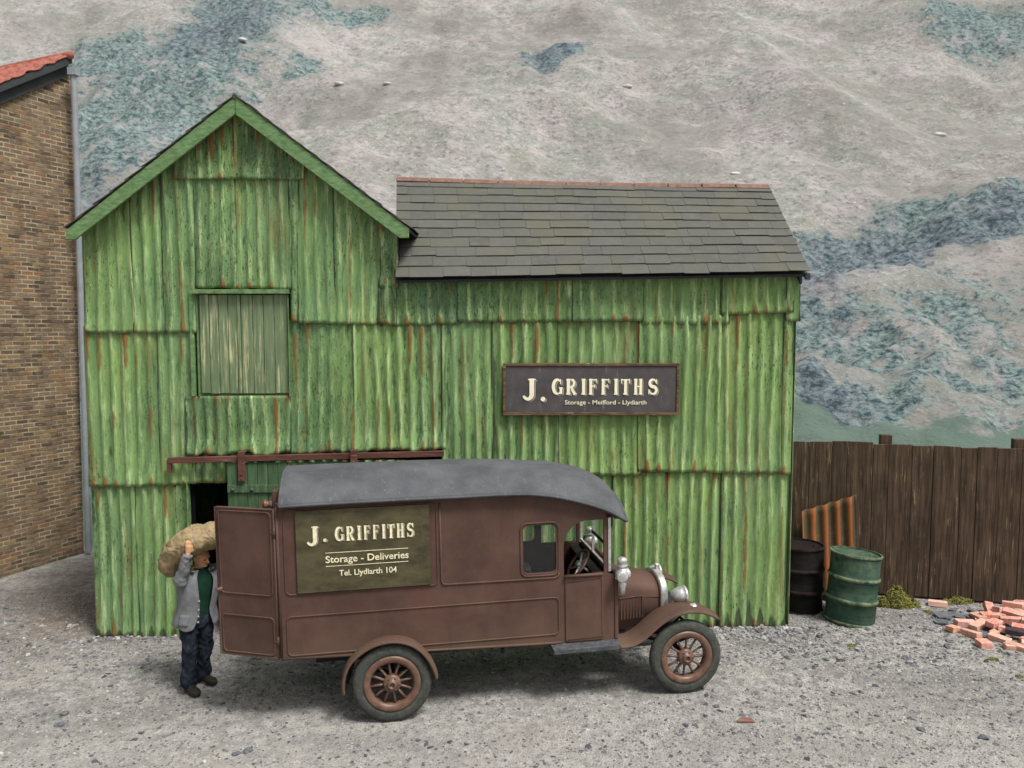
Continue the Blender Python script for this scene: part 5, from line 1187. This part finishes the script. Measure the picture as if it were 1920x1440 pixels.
jr = [(tor(-.16), .168, .212), (tor(-.06), .160, .202), (tor(.06), .150, .190), (tor(.2), .142, .182), (tor(.4), .140, .184), (tor(.6), .145, .196), (tor(.8), .138, .204), (tor(.92), .118, .178), (tor(1.03), .092, .115), (neck+Vector((0, 0, -.01)), .082, .082)]
P = []
for i, (c, rf_, rs_) in enumerate(jr):
    t = i/(len(jr)-1); op0 = 4+30*max(0, t-.35)+30*max(0, .25-t)*2; op1 = 26+20*max(0, t-.3)+40*max(0, .3-t)
    row = []
    for k in range(45):
        a = radians(op0 + (360-op0-op1)*k/44); kx = .055*(float(fbm(a*3.2+7+c.z*2, c.z*8, 3, 77))-.5) + .012
        q = c+fdir*(rf_+kx)*cos(a)+rdir*(rs_+kx)*sin(a)
        if i == 0: q = q+Vector((0, 0, -.045*math.exp(-((math.degrees(a)-38)/22)**2)-.03*math.exp(-((math.degrees(a)-(360-op1-10))/18)**2)))
        row.append(tuple(q))
    P.append(row)
jk.grid(np.array(P)); o = obj('jacket', jk, JACK, man, world=True, smooth=True, fix=False)
d = o.modifiers.new('s', 'SOLIDIFY'); d.thickness = .014; d.offset = 1; d = o.modifiers.new('ss', 'SUBSURF'); d.levels = 1; d.render_levels = 2
jacket = o
for nm, a, b, c in (('r', sr, er_, wr), ('l', sl_, el_, wl_)):
    m = MB(); m.tube([a-(b-a)*.12, a*.75+b*.25, a*.35+b*.65, b, b*.65+c*.35, b*.3+c*.7, c*.97+b*.03], [.074, .075, .070, .070, .062, .056, .053], 18)
    o = obj('sleeve', m, JACK, jacket, world=True); remesh(o, .008, 5); folds(o, .024, 13, 13, 11, 8)
# pocket and buttons on the right front
def jp(t, adeg, out=.02):
    i = t*(len(jr)-1); k = min(int(i), len(jr)-2); f = i-k; c = jr[k][0]*(1-f)+jr[k+1][0]*f; a_ = jr[k][1]*(1-f)+jr[k+1][1]*f; b_ = jr[k][2]*(1-f)+jr[k+1][2]*f; a = radians(adeg)
    return c+fdir*(a_+.02+out)*cos(a)+rdir*(b_+.02+out)*sin(a)
m = MB(); P = np.array([[tuple(jp(.06+.22*i/5, 34+30*j/6, .012)) for j in range(7)] for i in range(6)]); m.grid(P); o = obj('pocket', m, JACK, jacket, world=True, smooth=True, fix=False, solid=.012)
m = MB()
for t in (.13, .24, .35, .46): q = jp(t, 9, .012); m.lathe([(0, -.008), (.010, -.005), (.012, 0)], q, 'Y', 10)
obj('buttons', m, SILV, jacket, world=True)
m = MB(); P = np.array([[tuple(jp(.93+.08*i/3, 40+280*j/24, .012+.012*i)) for j in range(25)] for i in range(4)]); m.grid(P); obj('collar', m, JACK, jacket, world=True, smooth=True, fix=False, solid=.012)
# sack: long limp bag over head and right shoulder
pth = [pj(145, 500, .04), pj(137, 452, .0), pj(146, 400, -.02), pj(178, 345, -.04), pj(225, 300, -.06), pj(290, 268, -.07), pj(360, 246, -.07), pj(430, 226, -.05), pj(500, 214, -.02), pj(560, 225, .02), pj(590, 235, .04)]
rad_ = [(.04, .05), (.105, .14), (.130, .17), (.138, .19), (.146, .20), (.152, .205), (.150, .205), (.145, .20), (.135, .18), (.08, .13), (.03, .05)]
m = MB(); path = [Vector(q) for q in pth]; seg = 26; vs = []
for i, p in enumerate(path):
    t = (path[min(i+1, 10)]-path[max(i-1, 0)]); t.y = 0; t.normalize(); nz_ = Vector((-t.z, 0, t.x)); by = Vector((0, 1, 0))
    ra, rb_2 = rad_[i]
    for k in range(seg): a = 2*pi*k/seg; vs.append(p+nz_*cos(a)*ra+by*sin(a)*rb_2)
fs = [(i*seg+k, i*seg+(k+1) % seg, (i+1)*seg+(k+1) % seg, (i+1)*seg+k) for i in range(10) for k in range(seg)]+[tuple(range(seg))[::-1], tuple(range(10*seg, 11*seg))]
m.add(vs, fs); sk = obj('sack', m, SACKM, org=pj(285, 243, 0)); remesh(sk, .010, 6)
def crump(co, no):
    a = fbm(co[:, 0]*7+20, co[:, 2]*9+co[:, 1]*5+20, 3, 4)-.5; b = np.abs(fbm(co[:, 0]*11-co[:, 2]*6+60, co[:, 2]*8+co[:, 1]*9+60, 3, 14)-.5)
    c = np.abs(fbm(co[:, 0]*16+30, co[:, 1]*12+co[:, 2]*17+30, 2, 24)-.5); fo = np.abs(np.sin(co[:, 0]*34+co[:, 2]*18+(fbm(co[:, 0]*6+9, co[:, 2]*6+co[:, 1]*5+9, 3, 44)-.5)*16)); return co+no*(-.010*(1-fo)**3+a*.055-b*.045-c*.02+.012)[:, None]
warp(sk, crump); tag(sk, 'bulging tan hessian sack draped over the man in the grey jacket', 'sack')
print('objects', len(bpy.data.objects))
